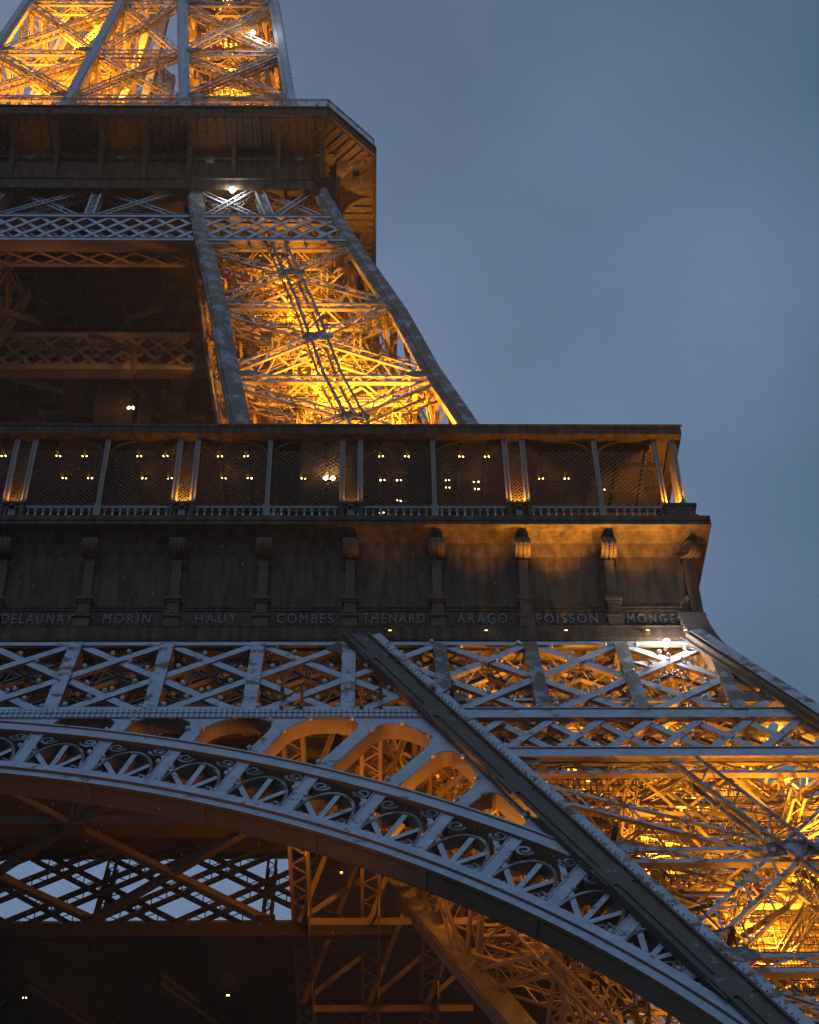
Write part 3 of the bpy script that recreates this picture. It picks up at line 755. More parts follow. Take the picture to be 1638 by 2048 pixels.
# plain fillets and panel joints
for k_ in range(-3, 9):
    m = MB(); x = k_*BAY+.45; x1 = (k_+1)*BAY-.45
    m.box((x, -YF-.11, 52.40), (x1, -YF-.035, 52.46)); m.box((x, -YF-.11, 51.48), (x1, -YF-.05, 51.54))
    m.box(((k_+.5)*BAY-.02, -YF-.03, 52.8), ((k_+.5)*BAY+.02, -YF+.03, 55.2))
    m.build('panel_moulding', 'frieze', FR)
def console(x, corner=False):
    """scroll bracket: base block, capital, shaft and a rolled volute under the cornice"""
    m = MB(); y = -YF
    def blk(w, d, z0, z1, off=0): m.box((x-w/2, y-d-off, z0), (x+w/2, y+.05, z1))
    blk(.66, .30, 51.24, 51.86); blk(.76, .40, 51.86, 51.96); blk(.50, .26, 51.96, 52.72); blk(.62, .34, 52.72, 52.82); blk(.74, .44, 52.82, 52.98); blk(.58, .34, 52.98, 53.08)
    m.box((x-.14, y-.30, 52.1), (x+.14, y-.262, 52.5))
    # shaft follows the cove outward
    prof = [(53.08, .20), (53.8, .24), (54.5, .32), (55.1, .48)]
    for (z0, d0), (z1, d1) in zip(prof, prof[1:]):
        w = .42
        m.quadbox([(x-w/2, y-d0, z0), (x+w/2, y-d0, z0), (x+w/2, y+.05, z0), (x-w/2, y+.05, z0), (x-w/2, y-d1, z1), (x+w/2, y-d1, z1), (x+w/2, y+.05, z1), (x-w/2, y+.05, z1)])
    # volute: spiral ribbon in the y-z plane, fluted across its width
    for (xa, xb, rr) in ((-.34, -.20, .50), (-.18, -.02, .55), (.02, .18, .55), (.20, .34, .50)):
        cy, cz = y-.70, 55.72; k = 22; pts = []
        pts.append((y-.30, 54.9))
        for i in range(k+1):
            an = math.radians(200)-(-1)*math.radians(-1)*0 + math.radians(i*430/k)
            r = rr*(1-.72*i/k); pts.append((cy-math.cos(an-math.pi)*-r, cz+math.sin(an)*r))
        b = len(m.v); th = .10
        for i, (py, pz) in enumerate(pts):
            a0 = pts[max(0, i-1)]; a1 = pts[min(len(pts)-1, i+1)]; dy, dz = a1[0]-a0[0], a1[1]-a0[1]; q = math.hypot(dy, dz) or 1
            ny, nz = -dz/q*th/2, dy/q*th/2
            m.v += [(x+xa, py+ny, pz+nz), (x+xb, py+ny, pz+nz), (x+xb, py-ny, pz-nz), (x+xa, py-ny, pz-nz)]
        for i in range(len(pts)-1):
            for j in range(4): m.f.append((b+4*i+j, b+4*i+(j+1) % 4, b+4*i+4+(j+1) % 4, b+4*i+4+j))
    # solid core disc and side cheeks
    b = len(m.v); k = 14
    for xx in (x-.30, x+.30):
        for i in range(k): m.v.append((xx, y-.70+.40*math.cos(i*2*math.pi/k), 55.72+.40*math.sin(i*2*math.pi/k)))
    m.f.append(tuple(b+i for i in range(k))); m.f.append(tuple(b+k+i for i in range(k))[::-1])
    for i in range(k): m.f.append((b+i, b+k+i, b+k+(i+1) % k, b+(i+1) % k))
    m.box((x-.24, y-.62, 55.9), (x+.24, y-.1, 56.3))
    return m
m0 = console(0); C0 = m0.build('console_bracket', 'console', FR)
fixnormals(C0)
base = C0.location.copy(); first = True
for k_ in range(-3, 9):
    c = C0 if first else C0.copy()
    if not first: COL.objects.link(c)
    c.location = base+V((k_*BAY, 0, 0)); first = False
for kk in range(9):     # side consoles, turned
    c = C0.copy(); COL.objects.link(c); p = base+FR.location
    c.rotation_euler = (0, 0, math.pi/2); q = V((-p.y, (8-kk)*-BAY, p.z)) if True else p
    c.location = V((-p.y, -(8-kk)*BAY, p.z))-FR.location
c = C0.copy(); COL.objects.link(c); p = base+FR.location     # corner console on the diagonal
c.rotation_euler = (0, 0, math.pi/4); c.location = V((YF+.30, -YF-.30, p.z))-FR.location
m = MB(); m.box((34.0, -34.45, 51.2), (34.5, -34.0, 56.2)); m.build('corner_post', 'frieze', FR)
# curved brace linking frieze foot with the outer rafter
m = MB(); cur = [(51.9-6.9*i/14, 34.5+.0*i+2.7*(i/14)**1.55) for i in range(15)]
for (z0, h0), (z1, h1) in zip(cur, cur[1:]):
    def r4(z, h): return [(h-1.1, -h-.02, z), (h+.05, -h-.02, z), (h+.05, -h+1.2, z), (h-1.1, -h+1.2, z)]
    m.quadbox(r4(z0, h0)+r4(z1, h1))
m.build('curved_brace', 'rafter', G)
# ---------- gallery of the first floor
YG = 34.6
GA = MB(); GA.box((X0, -34.95, 62.92), (34.88, -34.4, 63.55)); GA.box((34.35, -34.38, 62.92), (34.88, 20, 63.55))
GA.box((X0, -35.02, 63.43), (34.95, -34.96, 63.53)); GA.box((X0, -34.4, 63.30), (34.3, -27.5, 63.5)); GA.box((27.5, -27.5, 63.3), (34.3, 20, 63.5))
GA = GA.build('gallery_roof', 'frieze', T)
m = MB(); m.box((X0, -34.38, 63.05), (34.3, -28, 63.28)); m.box((28, -28, 63.05), (34.3, 20, 63.28)); m.build('gallery_ceiling', 'board', GA)
m = MB()
x = X0+.5
while x < 34: m.box((x, -34.3, 62.75), (x+.14, -28.2, 63.04)); x += BAY/3
for y in np.arange(-33, 15, 1.6): m.box((29, y, 62.7), (34.2, y+.14, 63.0))
m.build('ceiling_joist', 'board', GA)
m = MB(); m.box((X0, -28.4, 57.3), (30, -28.0, 63.1)); m.box((29.8, -28.0, 57.3), (30.1, 20, 63.1)); m.box((X0, -35.0, 57.0), (34.7, -28, 57.25)); m.box((28, -28, 57.0), (34.7, 20, 57.25))
for x in np.arange(X0, 30, BAY/2): m.box((x, -28.6, 57.3), (x+.12, -28.42, 63.0))
m.build('gallery_wall', 'dark', GA)
m = MB(); m.box((X0, -34.68, 58.14), (34.5, -34.42, 58.26)); m.box((X0, -34.75, 57.16), (34.6, -34.36, 57.32))
m.box((34.3, -34.4, 58.14), (34.55, 20, 58.26)); m.box((X0, -34.66, 58.27), (34.5, -34.60, 58.31))
BALR = m.build('balustrade', 'post', T)
def lathe(m, x, y, prof, k=8):
    b = len(m.v)
    for (r, z) in prof:
        for i in range(k): m.v.append((x+r*math.cos(i*2*math.pi/k), y+r*math.sin(i*2*math.pi/k), z))
    for j in range(len(prof)-1):
        for i in range(k): m.f.append((b+j*k+i, b+j*k+(i+1) % k, b+(j+1)*k+(i+1) % k, b+(j+1)*k+i))
BP = [(.11, 57.32), (.11, 57.4), (.05, 57.46), (.09, 57.6), (.10, 57.72), (.05, 57.9), (.045, 58.0), (.10, 58.05), (.10, 58.14)]
m = MB(); lathe(m, 0, -34.55, BP); bal0 = m.build('baluster', 'light', BALR, smooth=True); bl = bal0.location.copy(); xs_ = []
x = 2.1
while x < 34.0:
    f_ = (x/BAY) % 1
    if .08 < f_ < .92: xs_.append(x)
    x += .348
for i, x in enumerate(xs_):
    c = bal0 if i == 0 else bal0.copy()
    if i: COL.objects.link(c)
    c.location = bl+V((x, 0, 0))
for k_ in range(-3, 9):                                      # small piers
    m = MB(); m.box((k_*BAY-.16, -34.72, 57.3), (k_*BAY+.16, -34.4, 58.34)); m.build('pier', 'post', BALR)
def gpost(x, w=.2, y=-YG, z0=58.3, z1=62.95):
    m = MB()
    for sg in (-1, 1): m.box((x+sg*(w/2-.03)-.035, y-.06, z0), (x+sg*(w/2-.03)+.035, y+.14, z1))
    m.box((x-w/2+.06, y+.0, z0+.005), (x+w/2-.06, y+.03, z1-.005))
    m.box((x-w/2-.05, y-.09, z0-.02), (x+w/2+.05, y+.17, z0+.1))
    return m
for k_ in (-3, -1, 1, 3, 5, 7):
    for dx in (-.42, .42): gpost(k_*BAY+dx, .24).build('gallery_post', 'post', GA)
    m = MB(); m.box((k_*BAY-.62, -34.95, 57.32), (k_*BAY+.62, -34.3, 57.42)); m.box((k_*BAY-.55, -34.9, 57.42), (k_*BAY-.38, -34.32, 58.2)); m.box((k_*BAY+.38, -34.9, 57.42), (k_*BAY+.55, -34.32, 58.2))
    m.box((k_*BAY-.6, -34.93, 58.2), (k_*BAY+.6, -34.76, 58.34)); m.box((k_*BAY-.37, -34.45, 57.42), (k_*BAY+.37, -34.40, 58.12)); m.build('pedestal', 'frieze', GA)
for k_ in (-2, 0, 2, 4, 6, 8): gpost(k_*BAY, .2).build('gallery_post', 'post', GA)
for (x, y) in ((33.6, -34.55), (34.45, -34.55), (34.45, -33.6), (34.45, -30.7), (34.45, -26.9)): gpost(x, .22, y).build('gallery_post', 'post', GA)
m = MB(); m.box((33.45, -34.98, 57.32), (34.95, -34.3, 57.45)); m.box((33.5, -34.93, 57.45), (34.85, -34.36, 58.05)); m.box((33.4, -34.98, 58.05), (34.95, -34.3, 58.2)); m.build('pedestal', 'frieze', GA)
m = MB()                                                     # arched haunches under the roof edge
for k_ in range(-3, 9):
    for sg in (-1, 1):
        cx = k_*BAY; pr = []
        for i in range(6):
            an = math.pi/2*i/5; pr.append((cx+sg*(.15+1.5*(1-math.sin(an))), 62.95-1.0*(1-math.cos(an))*1.0))
        for (xa, za), (xb, zb) in zip(pr, pr[1:]): m.bar((xa, -YG+.1, za), (xb, -YG+.1, zb), (0, -1, 0), .07, .08)
m.build('roof_haunch', 'frieze', GA)
def netting(x0, x1, y, z0, z1, p=.26, side=False):
    m = MB(); w, h = x1-x0, z1-z0; r = .011
    i = -int(h/p)-1
    while i*p < w:
        for sg in (0, 1):
            xa, za, xb, zb = i*p, 0, i*p+h, h
            if xa < 0: za -= xa; xa = 0
            if xb > w: zb -= xb-w; xb = w
            if za >= zb: continue
            if sg: xa, xb = w-xa, w-xb
            m.bar((x0+xa, y+sg*.02, z0+za), (x0+xb, y+sg*.02, z0+zb), (0, -1, 0), 2*r, 2*r)
        i += 1
    return m
for k_ in range(0, 8):
    xa = k_*BAY+(.56 if k_ % 2 else .12); xb = (k_+1)*BAY-(.56 if (k_+1) % 2 else .12)
    netting(xa, xb, -YG+.2, 58.35, 62.3).build('safety_net', 'mesh', GA)
    if k_ % 2: netting(k_*BAY-.30, k_*BAY+.30, -YG+.18, 58.35, 62.9, .2).build('safety_net', 'mesh', GA)
netting(8*BAY+.12, 33.4, -YG+.2, 58.35, 62.3).build('safety_net', 'mesh', GA)
m = MB()                                                     # lit shop fronts glimpsed through the balusters
for k_ in (0, 1, 2, 4, 5, 6):
    for j in range(3):
        if random.random() < .8: m.box((k_*BAY+.5+j*1.0, -33.2, 57.4), (k_*BAY+1.2+j*1.0, -33.15, 57.9))
m.build('lit_pane', 'shop', GA)

# ---------- second-floor girder and upper bays
UN = fnorm('front', 103)
def UG(u, z, d=0): return FACES['front'](u, z, d)
UGm = MB()
for zz in (104.75, 100.35):
    for (x0, x1) in ((-b_(zz)+.1, b_(zz)-.1), (b_(zz)+.9, a_(zz)-.8), (-a_(zz)+.8, -b_(zz)-.9)):
        UGm.bar(UG(x0, zz), UG(x1, zz), UN, .5, .1, .0); UGm.bar(UG(x0, zz+.24), UG(x1, zz+.24), UN, .05, .9, -.06); UGm.bar(UG(x0, zz-.24), UG(x1, zz-.24), UN, .05, .9, -.05)
UGo = UGm.build('upper_girder', 'frost', T)
PIT = 1.62
for kk in range(-12, 12):
    for up in (0, 1):
        u = kk*PIT
        p, q = ((u, 100.55), (u+2*PIT*.98, 104.55)) if up else ((u, 104.55), (u+2*PIT*.98, 100.55))
        for lo, hi in ((lambda z: -b_(z)+.1, lambda z: b_(z)-.1), (lambda z: b_(z)+.95, lambda z: a_(z)-.9)):
            c = clipseg(p, q, lo, hi)
            if c:
                m = MB(); P0, P1 = UG(*c[0]), UG(*c[1]); m.bar(P0, P1, UN, .30, .04, .04 if up else .09); m.bar(P0, P1, UN, .26, .04, .75 if up else .8)
                m.build('lattice_bar', 'frost', UGo)
# X bays above it
def xbay(u0b, u1b, u0t, u1t, za, zb):
    for (A, B, e) in (((u0b, za), (u1t, zb), .1), ((u1b, za), (u0t, zb), .32)):
        m = MB(); m.truss(UG(*A), UG(*B), UN, .6, .7, c=.13, lc=.07, pitch=.55, eps=e); m.build('diagonal', 'frost', UGo)
za, zb = 105.1, 110.3
bb, bt, ab, at = b_(za), b_(zb), a_(za), a_(zb)
xbay(-bb+.5, -.5, -bt+.5, -.4, za, zb); xbay(.5, bb-.4, .4, bt-.4, za, zb)
mb_, mt_ = (bb+ab)/2+.2, (bt+at)/2+.1
xbay(bb+1.1, mb_-.4, bt+1.1, mt_-.4, za, zb); xbay(mb_+.4, ab-1.0, mt_+.4, at-.9, za, zb)
for (u0, u1) in ((0, 0), (mb_, mt_)):
    m = MB(); m.truss(UG(u0, za), UG(u1, zb), UN, .75, .8, c=.14, lc=.08, pitch=.6, double=True, eps=-.03); m.build('upright', 'frost', UGo)
# inner-face girder of the second floor, seen between the pillars
m = MB()
for zz in (104.9, 100.2): m.bar((-b_(zz), -b_(zz), zz), (b_(zz), -b_(zz), zz), IN, .6, .9)
IU = m.build('inner_upper_girder', 'iron', T)
for kk in range(-6, 6):
    for up in (0, 1):
        u = kk*PIT; p, q = ((u, 100.4), (u+2*PIT, 104.7)) if up else ((u, 104.7), (u+2*PIT, 100.4))
        c = clipseg(p, q, lambda z: -b_(z), lambda z: b_(z))
        if c:
            m = MB(); y0 = -b_(c[0][1])+.1*up; y1 = -b_(c[1][1])+.1*up
            m.bar((c[0][0], y0, c[0][1]), (c[1][0], y1, c[1][1]), IN, .30, .05, .05); m.bar((c[0][0], y0+.8, c[0][1]), (c[1][0], y1+.8, c[1][1]), IN, .28, .05, .05)
            m.build('lattice_bar', 'iron', IU)
# horizontal grid linking front and inner girders
m = MB()
for u0 in np.arange(-7.2, 6.5, 2.2):
    m.bar((u0, -18.4, 99.9), (u0+2.2, -17.3, 99.95), (0, 0, -1), .12, .12); m.bar((u0+2.2, -18.4, 99.93), (u0, -17.3, 99.98), (0, 0, -1), .12, .12)
m.bar((-7.6, -17.25, 100.0), (7.7, -17.25, 100.0), (0, 0, -1), .22, .3)
m.build('grid_brace', 'iron', T)
# ---------- second floor platform
S2 = MB(); H2, CH = 20.48, 3.53
def oct_(h, z):
    c = CH*(h/H2) if h > 17.5 else max(0.2, h-(H2-CH))
    c = max(.3, CH-(H2-h)*.586); q = h-c
    return [(q, -h, z), (h, -q, z), (h, q, z), (q, h, z), (-q, h, z), (-h, q, z), (-h, -q, z), (-q, -h, z)]
def octsweep(mb, sec, cap=True):
    b = len(mb.v)
    for h, z in sec: mb.v += oct_(h, z)
    for i in range(len(sec)-1):
        for j in range(8): mb.f.append((b+8*i+j, b+8*i+(j+1) % 8, b+8*i+8+(j+1) % 8, b+8*i+8+j))
    if cap: mb.f.append(tuple(b+j for j in range(8))[::-1]); e = b+8*(len(sec)-1); mb.f.append(tuple(e+j for j in range(8)))
octsweep(S2, [(17.55, 114.25), (20.3, 114.26), (20.32, 114.36), (20.48, 114.38), (20.48, 114.95), (20.40, 115.0), (20.40, 115.4), (20.52, 115.44), (20.52, 115.56), (14, 115.57)])
PL = S2.build('second_balcony', 'frieze', T)
m = MB(); octsweep(m, [(17.45, 109.0), (17.62, 109.02), (17.66, 109.35), (17.60, 110.1), (17.72, 110.15), (17.72, 110.3), (17.5, 110.34), (17.45, 112.0), (17.5, 114.24)], cap=False)
m.build('balcony_skirt', 'frieze', PL)
m = MB()
def ribprof(x, w):
    """curved bracket in the y-z plane, solid between its concave edge and the wall"""
    pts = [(-17.5, 110.4)]
    for i in range(9):
        an = math.radians(90*i/8); pts.append((-17.62-2.6*(1-math.cos(an)), 110.4+3.82*math.sin(an)))
    pts.append((-17.5, 114.22)); return pts
pts = ribprof(0, .3); b = len(m.v)
for xx in (-.17, .17):
    for (y, z) in pts: m.v.append((xx, y, z))
k = len(pts); m.f.append(tuple(range(k))[::-1]); m.f.append(tuple(range(k, 2*k)))
for i in range(k): m.f.append((i, (i+1) % k, k+(i+1) % k, k+i))
fl = MB()
R0 = m.build('balcony_bracket', 'frieze', PL); fixnormals(R0); rb = R0.location.copy(); first = True
for kk in range(-5, 6):
    for turn in (0, 1):
        c = R0 if first else R0.copy()
        if not first: COL.objects.link(c)
        first = False
        p = rb+PL.location+V((kk*3.294, 0, 0))
        if turn: p = V((-p.y, p.x, p.z)); c.rotation_euler = (0, 0, math.pi/2)
        c.location = p-PL.location
for (ang, q) in ((45, 16.9),):
    c = R0.copy(); COL.objects.link(c); c.rotation_euler = (0, 0, math.radians(ang)); p = rb+PL.location
    rr = 22.75+abs(rb.y+PL.location.y+18.86)*0
    dr = V((math.sin(math.radians(ang)), -math.cos(math.radians(ang)), 0))
    c.location = V((dr.x*rr, dr.y*rr, p.z))-PL.location
for kk in range(-4, 5):
    for j in range(1, 5):
        x = kk*3.294+j*3.294/5
        m = MB(); m.box((x-.04, -20.2, 114.0), (x+.04, -17.55, 114.24)); m.build('soffit_joist', 'frieze', PL)
        m = MB(); m.box((17.55, x-.05, 114.0), (20.2, x+.05, 114.24)); m.build('soffit_joist', 'frieze', PL)
    x = kk*3.294
    m = MB(); m.box((x+.2, -17.8, 112.75), (x+3.1, -17.55, 112.95)); m.build('wall_moulding', 'frieze', PL)
m = MB()
for j in range(9):
    t = j/8; x = 16.9+3.4*t; y = -20.2+3.4*t
    m.bar((x, y, 114.2), (x-1.5, y+1.5, 114.2), (0, 0, -1), .12, .1, -.35)
m.build('corner_joist', 'frieze', PL)
m = MB()                                                     # parapet railing with fine mesh
def rail_line(m, p, q, step=.82):
    p, q = V(p), V(q); L = (q-p).length; n_ = V((p-q).cross(V((0,0,1)))).normalized(); k = max(1, int(L/step))
    for z, w in ((1.28, .06), (1.1, .03), (.12, .04)): m.bar(p+V((0,0,z)), q+V((0,0,z)), n_, w, .05)
    for i in range(k+1):
        c = p.lerp(q, i/k); m.box((c.x-.03, c.y-.03, c.z), (c.x+.03, c.y+.03, c.z+1.28))
        if i % 4 == 0: m.box((c.x-.11, c.y-.12, c.z), (c.x+.11, c.y+.12, c.z+.55))
    z = .2
    while z < 1.1: m.bar(p+V((0,0,z)), q+V((0,0,z)), n_, .012, .012); z += .1
    kk = int(L/.12)
    for i in range(kk): c = p.lerp(q, i/kk); m.box((c.x-.006, c.y-.006, c.z+.1), (c.x+.006, c.y+.006, c.z+1.2))
o8 = oct_(20.3, 115.56)
for i in (7, 0, 1, 2): 
    m = MB(); rail_line(m, o8[i], o8[(i+1) % 8]); m.build('parapet_rail', 'light', PL)
m = MB(); m.box((-17.4, -17.4, 113.9), (17.4, 17.4, 114.2)); 
for y in np.arange(-16.5, 17, 1.5): m.box((-17, y, 113.2), (17, y+.2, 113.88))
for x in np.arange(-16.5, 17, 3.3): m.box((x, -17, 112.8), (x+.3, 17, 113.5))
m.build('platform_underside', 'dark', PL)
m = MB()                                                     # lift shafts and ducts hanging in the well
for (x0, x1, y0, z0) in ((-3.6, -1.6, -2.5, 104), (-.8, 1.8, -3, 101), (2.4, 3.2, -2, 99.5), (4.2, 5.2, 0, 103)):
    m.box((x0, y0, z0), (x1, y0+2.5, 113)); m.box((x0-.15, y0-.15, z0-.2), (x1+.15, y0+2.6, z0))
    for zz in np.arange(z0, 112, 1.1): m.box((x0-.05, y0-.06, zz), (x1+.05, y0, zz+.08))
    for xx in (x0, (x0+x1)/2, x1): m.box((xx-.08, y0-.12, z0), (xx+.08, y0-.061, 113))
m.build('lift_shaft', 'dark', T)
rnd = random.Random(4)
m = MB()
for i in range(60):                                          # service steelwork under the platform
    x, y = rnd.uniform(-8, 8), rnd.uniform(-12, 10); z = rnd.uniform(98, 111)
    p = V((x, y, z)); q = p+V((rnd.uniform(-4, 4), rnd.uniform(-2, 3), rnd.uniform(-2.5, 2.5)))
    m.truss(p, q, (0, -1, -.5), .35, .35, c=.08, lc=.05, pitch=.5)
m.build('service_truss', 'dark', T)
for y0 in (-12.5, -2): 
    m = MB()
    i = -14.0
    while i < 14:
        m.bar((i, y0, 96), (i+12, y0+8, 96.02), (0, 0, -1), .025, .025); m.bar((i, y0+8, 96.04), (i+12, y0, 96.06), (0, 0, -1), .025, .025); i += .6
    if y0 == -2: m.build('safety_net', 'mesh', T)
# ------------------------------------------------------------------ lamps
def ico_dome(r=.13):
    m = MB(); k = 8; rings = [(1.0, 0), (.95, .3), (.75, .68), (.4, .93)]
    m.v = []; 
    for (q, h) in [(1.0, -.55)]+rings:
        for i in range(k): m.v.append((r*q*math.cos(i*2*math.pi/k), r*q*math.sin(i*2*math.pi/k), r*h))
    m.v.append((0, 0, r)); n_ = len(rings)+1
    for j in range(n_-1):
        for i in range(k): m.f.append((j*k+i, j*k+(i+1) % k, (j+1)*k+(i+1) % k, (j+1)*k+i))
    for i in range(k): m.f.append(((n_-1)*k+i, (n_-1)*k+(i+1) % k, n_*k))
    m.f.append(tuple(range(k))[::-1])
    me = bpy.data.meshes.new('flash_bulb'); me.from_pydata(m.v, [], m.f); me.update(); me.materials.append(M['bulb']); me.shade_smooth(); return me
from mathutils import Matrix
def project(p):
    cam = S.camera; q = cam.matrix_world.inverted() @ V(p)
    return (819+CAM['f']*q.x/-q.z, 1024-CAM['f']*q.y/-q.z)
dm = ico_dome(); cand = []
for (p, n_) in BULBS:
    x, y = project(p)
    if -10 < x < 1650 and -10 < y < 2060: cand.append((p, n_, (p-V(CAM['pos'])).length))
rnd = random.Random(11); rnd.shuffle(cand)
cand = sorted(cand, key=lambda t: t[2])
if len(cand) > 296:
    near = cand[:200]; rest = cand[200:]; st = len(rest)/96; cand = near+[rest[int(i*st)] for i in range(96)]
for (p, n_, dist) in cand:
    o = bpy.data.objects.new('flash_bulb', dm); COL.objects.link(o); o.location = p; s = .8 if p.z < 52 else .75
    o.scale = (s, s, s); o.rotation_euler = n_.to_track_quat('Z', 'Y').to_euler()
    if p.z > 52: tag(o, 'small white domed flash bulb on the golden cross braces of the upper pillar', 'flash bulb', 'flash bulbs on the upper pillar')
    elif p.z > 40.5 and p.y > -39.2 and not (p.z < 43.9 and p.x < 22): tag(o, 'small white domed flash bulb in a row on the frosted girder lattice under the frieze', 'flash bulb', 'flash bulbs on the girder lattice')
    elif p.x > b_(p.z)+.6: tag(o, 'small white domed flash bulb on the orange lit braces of the lower pillar', 'flash bulb', 'flash bulbs on the lower pillar')
    else: tag(o, 'small white domed flash bulb on the rim of an arch opening or fan', 'flash bulb', 'flash bulbs on the arch')
ORANGE = (1.0, .39, .022)
FL = 0
def flood(p, power, aim=(0, 0, 1), cone=None, label=None, col=ORANGE, fixture=1.0, size=.35):
    r = bpy.data.objects.new('floodlight', None); COL.objects.link(r); r.location = p
    a = V(aim).normalized()
    tag(r, label or 'orange floodlight burning inside the ironwork', 'floodlight', 'floodlights inside the tower')
    if fixture:
        m = MB(); m.bar(V(p)-a*(.10+.32*fixture), V(p)-a*.10, (0, -1, .01), .5*fixture, .4*fixture, -.2*fixture); m.build('housing', 'dark', r)
        m = MB(); m.bar(V(p)-a*.10, V(p)-a*.07, (0, -1, .01), .42*fixture, .32*fixture, -.16*fixture); m.build('lens', 'glow2', r)
    ld = bpy.data.lights.new('flood_beam', 'SPOT' if cone else 'POINT'); ld.energy = power; ld.color = col; ld.shadow_soft_size = size
    if cone: ld.spot_size = math.radians(cone); ld.spot_blend = .6
    lo = bpy.data.objects.new('flood_beam', ld); COL.objects.link(lo); lo.parent = r
    lo.rotation_euler = a.to_track_quat('-Z', 'Y').to_euler(); lo.location = a*.15
def inpos(z, fx, fy): A, B = a_(z), b_(z); return V((B+(A-B)*fx, -(B+(A-B)*fy), z))
LOW = [(18, .6, .8, 9000), (22.8, .75, .8, 8000), (26.3, .5, .78, 7000), (27.5, .9, .75, 7000), (30.6, .65, .7, 6500), (32.2, .35, .78, 3800), (32.8, .9, .8, 7000), (36, .65, .78, 5500), (37.8, .35, .72, 3600), (38.2, .9, .8, 7500), (41.6, .6, .72, 5500), (43.2, .9, .75, 6500), (46.6, .45, .75, 5500), (47.4, .8, .7, 6500), (48.9, .65, .5, 4500)]
for i, (z, fx, fy, pw) in enumerate(LOW):
    flood(inpos(z, fx, fy), pw, label='orange floodlight burning among the golden braces inside the lower pillar')
UPP = [(60, .5, .5, 6000), (66, .5, .75, 14000), (71.5, .4, .75, 19000), (74.8, .6, .8, 23000), (77.8, .5, .7, 22000), (82, .5, .75, 11000), (87.5, .5, .75, 10500), (93, .5, .7, 9000), (97.8, .5, .7, 7500), (106, .5, .5, 2200)]
for i, (z, fx, fy, pw) in enumerate(UPP):
    flood(inpos(z, fx, fy), pw, label='orange floodlight burning among the golden braces between the two balconies')
for (z, pw) in ((117.5, 12000), (125, 14000), (132, 14000), (139, 13000), (146, 12000), (154, 9000)):
    for sg in (1, -1):
        q = inpos(z, .45, .55); flood((q.x*sg, q.y, q.z), pw, label='orange floodlight burning inside the %s top pillar above the second balcony' % ('right' if sg > 0 else 'left'))
flood((0, 0, 120), 9000, label='orange floodlight in the middle of the second floor roof'); flood((0, 0, 138), 9000, label='orange floodlight hung on the tower axis above the second floor')
for x, pw, w_ in ((20.9, 500, 'between the words THENARD and ARAGO, added for the cove glow'), (25.0, 2400, 'under the word POISSON, added for the cove glow'), (28.4, 7500, 'between the last two words'), (31.9, 6500, 'under the end of the word MONGE'), (33.5, 2000, 'at the very corner')):  # first two lamps are added, to carry the cove glow leftwards
    flood((x, -34.72, 50.75), pw, aim=(0, -.30, 1), cone=62, label='small orange lamp on the frieze ledge '+w_, size=.06, fixture=.3)
flood((19.4, -36.4, 41.0), 330, col=(1, .33, .018), label='orange floodlight behind the haunch of the arch')
flood((18.9, -30, 41.8), 1000, col=(1, .30, .015), label='deep orange floodlight on the inner corner of the lower pillar', fixture=.22)
flood((23.4, -37.9, 36.9), 800, col=(1, .33, .018), label='deep orange floodlight behind the last fans of the arch')
flood((24, -31, 46), 700, label='orange floodlight in the corner between arch and pillar')
flood((13, -49, 24), 1150, aim=(-.06, .42, .9), cone=95, label='orange floodlight below the arch aimed at its soffit', col=(1, .34, .035))
for k_, pw in ((1, 700), (3, 2200), (5, 400), (7, 2400)):
    flood((k_*BAY, -34.80, 58.30), pw*.25, aim=(0, .12, 1), cone=120, label='orange uplight in the balustrade pedestal, number %d of the row from the left' % ((k_+1)//2), size=.08, fixture=.5)
flood((34.0, -34.75, 58.3), 1100, aim=(-.15, .15, 1), cone=130, label='orange uplight in the corner pedestal of the gallery', size=.08, fixture=.5)
# second balcony underside
for x in (-4.9, 1.65, 8.2, 14.8):
    flood((x, -18.6, 111.6), 60, aim=(0, -.25, 1), cone=110, label='small orange lamp under the second balcony at its bracket near %s' % {-4.9: 'the left edge', 1.65: 'the middle', 8.2: 'the right bays', 14.8: 'the corner'}[x], size=.1)
flood((19.0, -17.6, 111.3), 650, aim=(0, .2, 1), cone=140, label='small orange lamp under the chamfered corner of the second balcony', size=.1)
flood((19.0, -12, 111.3), 800, aim=(0, .2, 1), cone=140, label='small orange lamp under the side of the second balcony', size=.1)
# bright white flashes
def sphere_me(name, r, mt, k=10):
    m = MB()
    for j in range(1, k):
        for i in range(k): th, ph = math.pi*j/k, 2*math.pi*i/k; m.v.append((r*math.sin(th)*math.cos(ph), r*math.sin(th)*math.sin(ph), r*math.cos(th)))
    t = len(m.v); m.v += [(0, 0, r), (0, 0, -r)]
    for j in range(k-2):
        for i in range(k): m.f.append((j*k+i, (j+1)*k+i, (j+1)*k+(i+1) % k, j*k+(i+1) % k))
    for i in range(k): m.f.append((t, i, (i+1) % k)); m.f.append((t+1, (k-2)*k+(i+1) % k, (k-2)*k+i))
    me = bpy.data.meshes.new(name); me.from_pydata(m.v, [], m.f); me.update(); me.materials.append(M[mt]); me.shade_smooth(); return me
def flash(p, pw, label, r=.2):
    root = bpy.data.objects.new('flash_lamp', None); COL.objects.link(root); root.location = p
    tag(root, label, 'flash lamp')
    o = bpy.data.objects.new('glass_globe', sphere_me('glass_globe', r, 'glow')); COL.objects.link(o); o.parent = root
    m = MB(); q = V(p); m.box((q.x-.07, q.y+.1, q.z-.07), (q.x+.07, q.y+.45, q.z+.07)); m.build('bracket', 'dark', root)
    ld = bpy.data.lights.new('flash_light', 'POINT'); ld.energy = pw; ld.color = (1, .93, .82); ld.shadow_soft_size = r
    lo = bpy.data.objects.new('flash_light', ld); COL.objects.link(lo); lo.parent = root; lo.location = (0, -.35, 0)
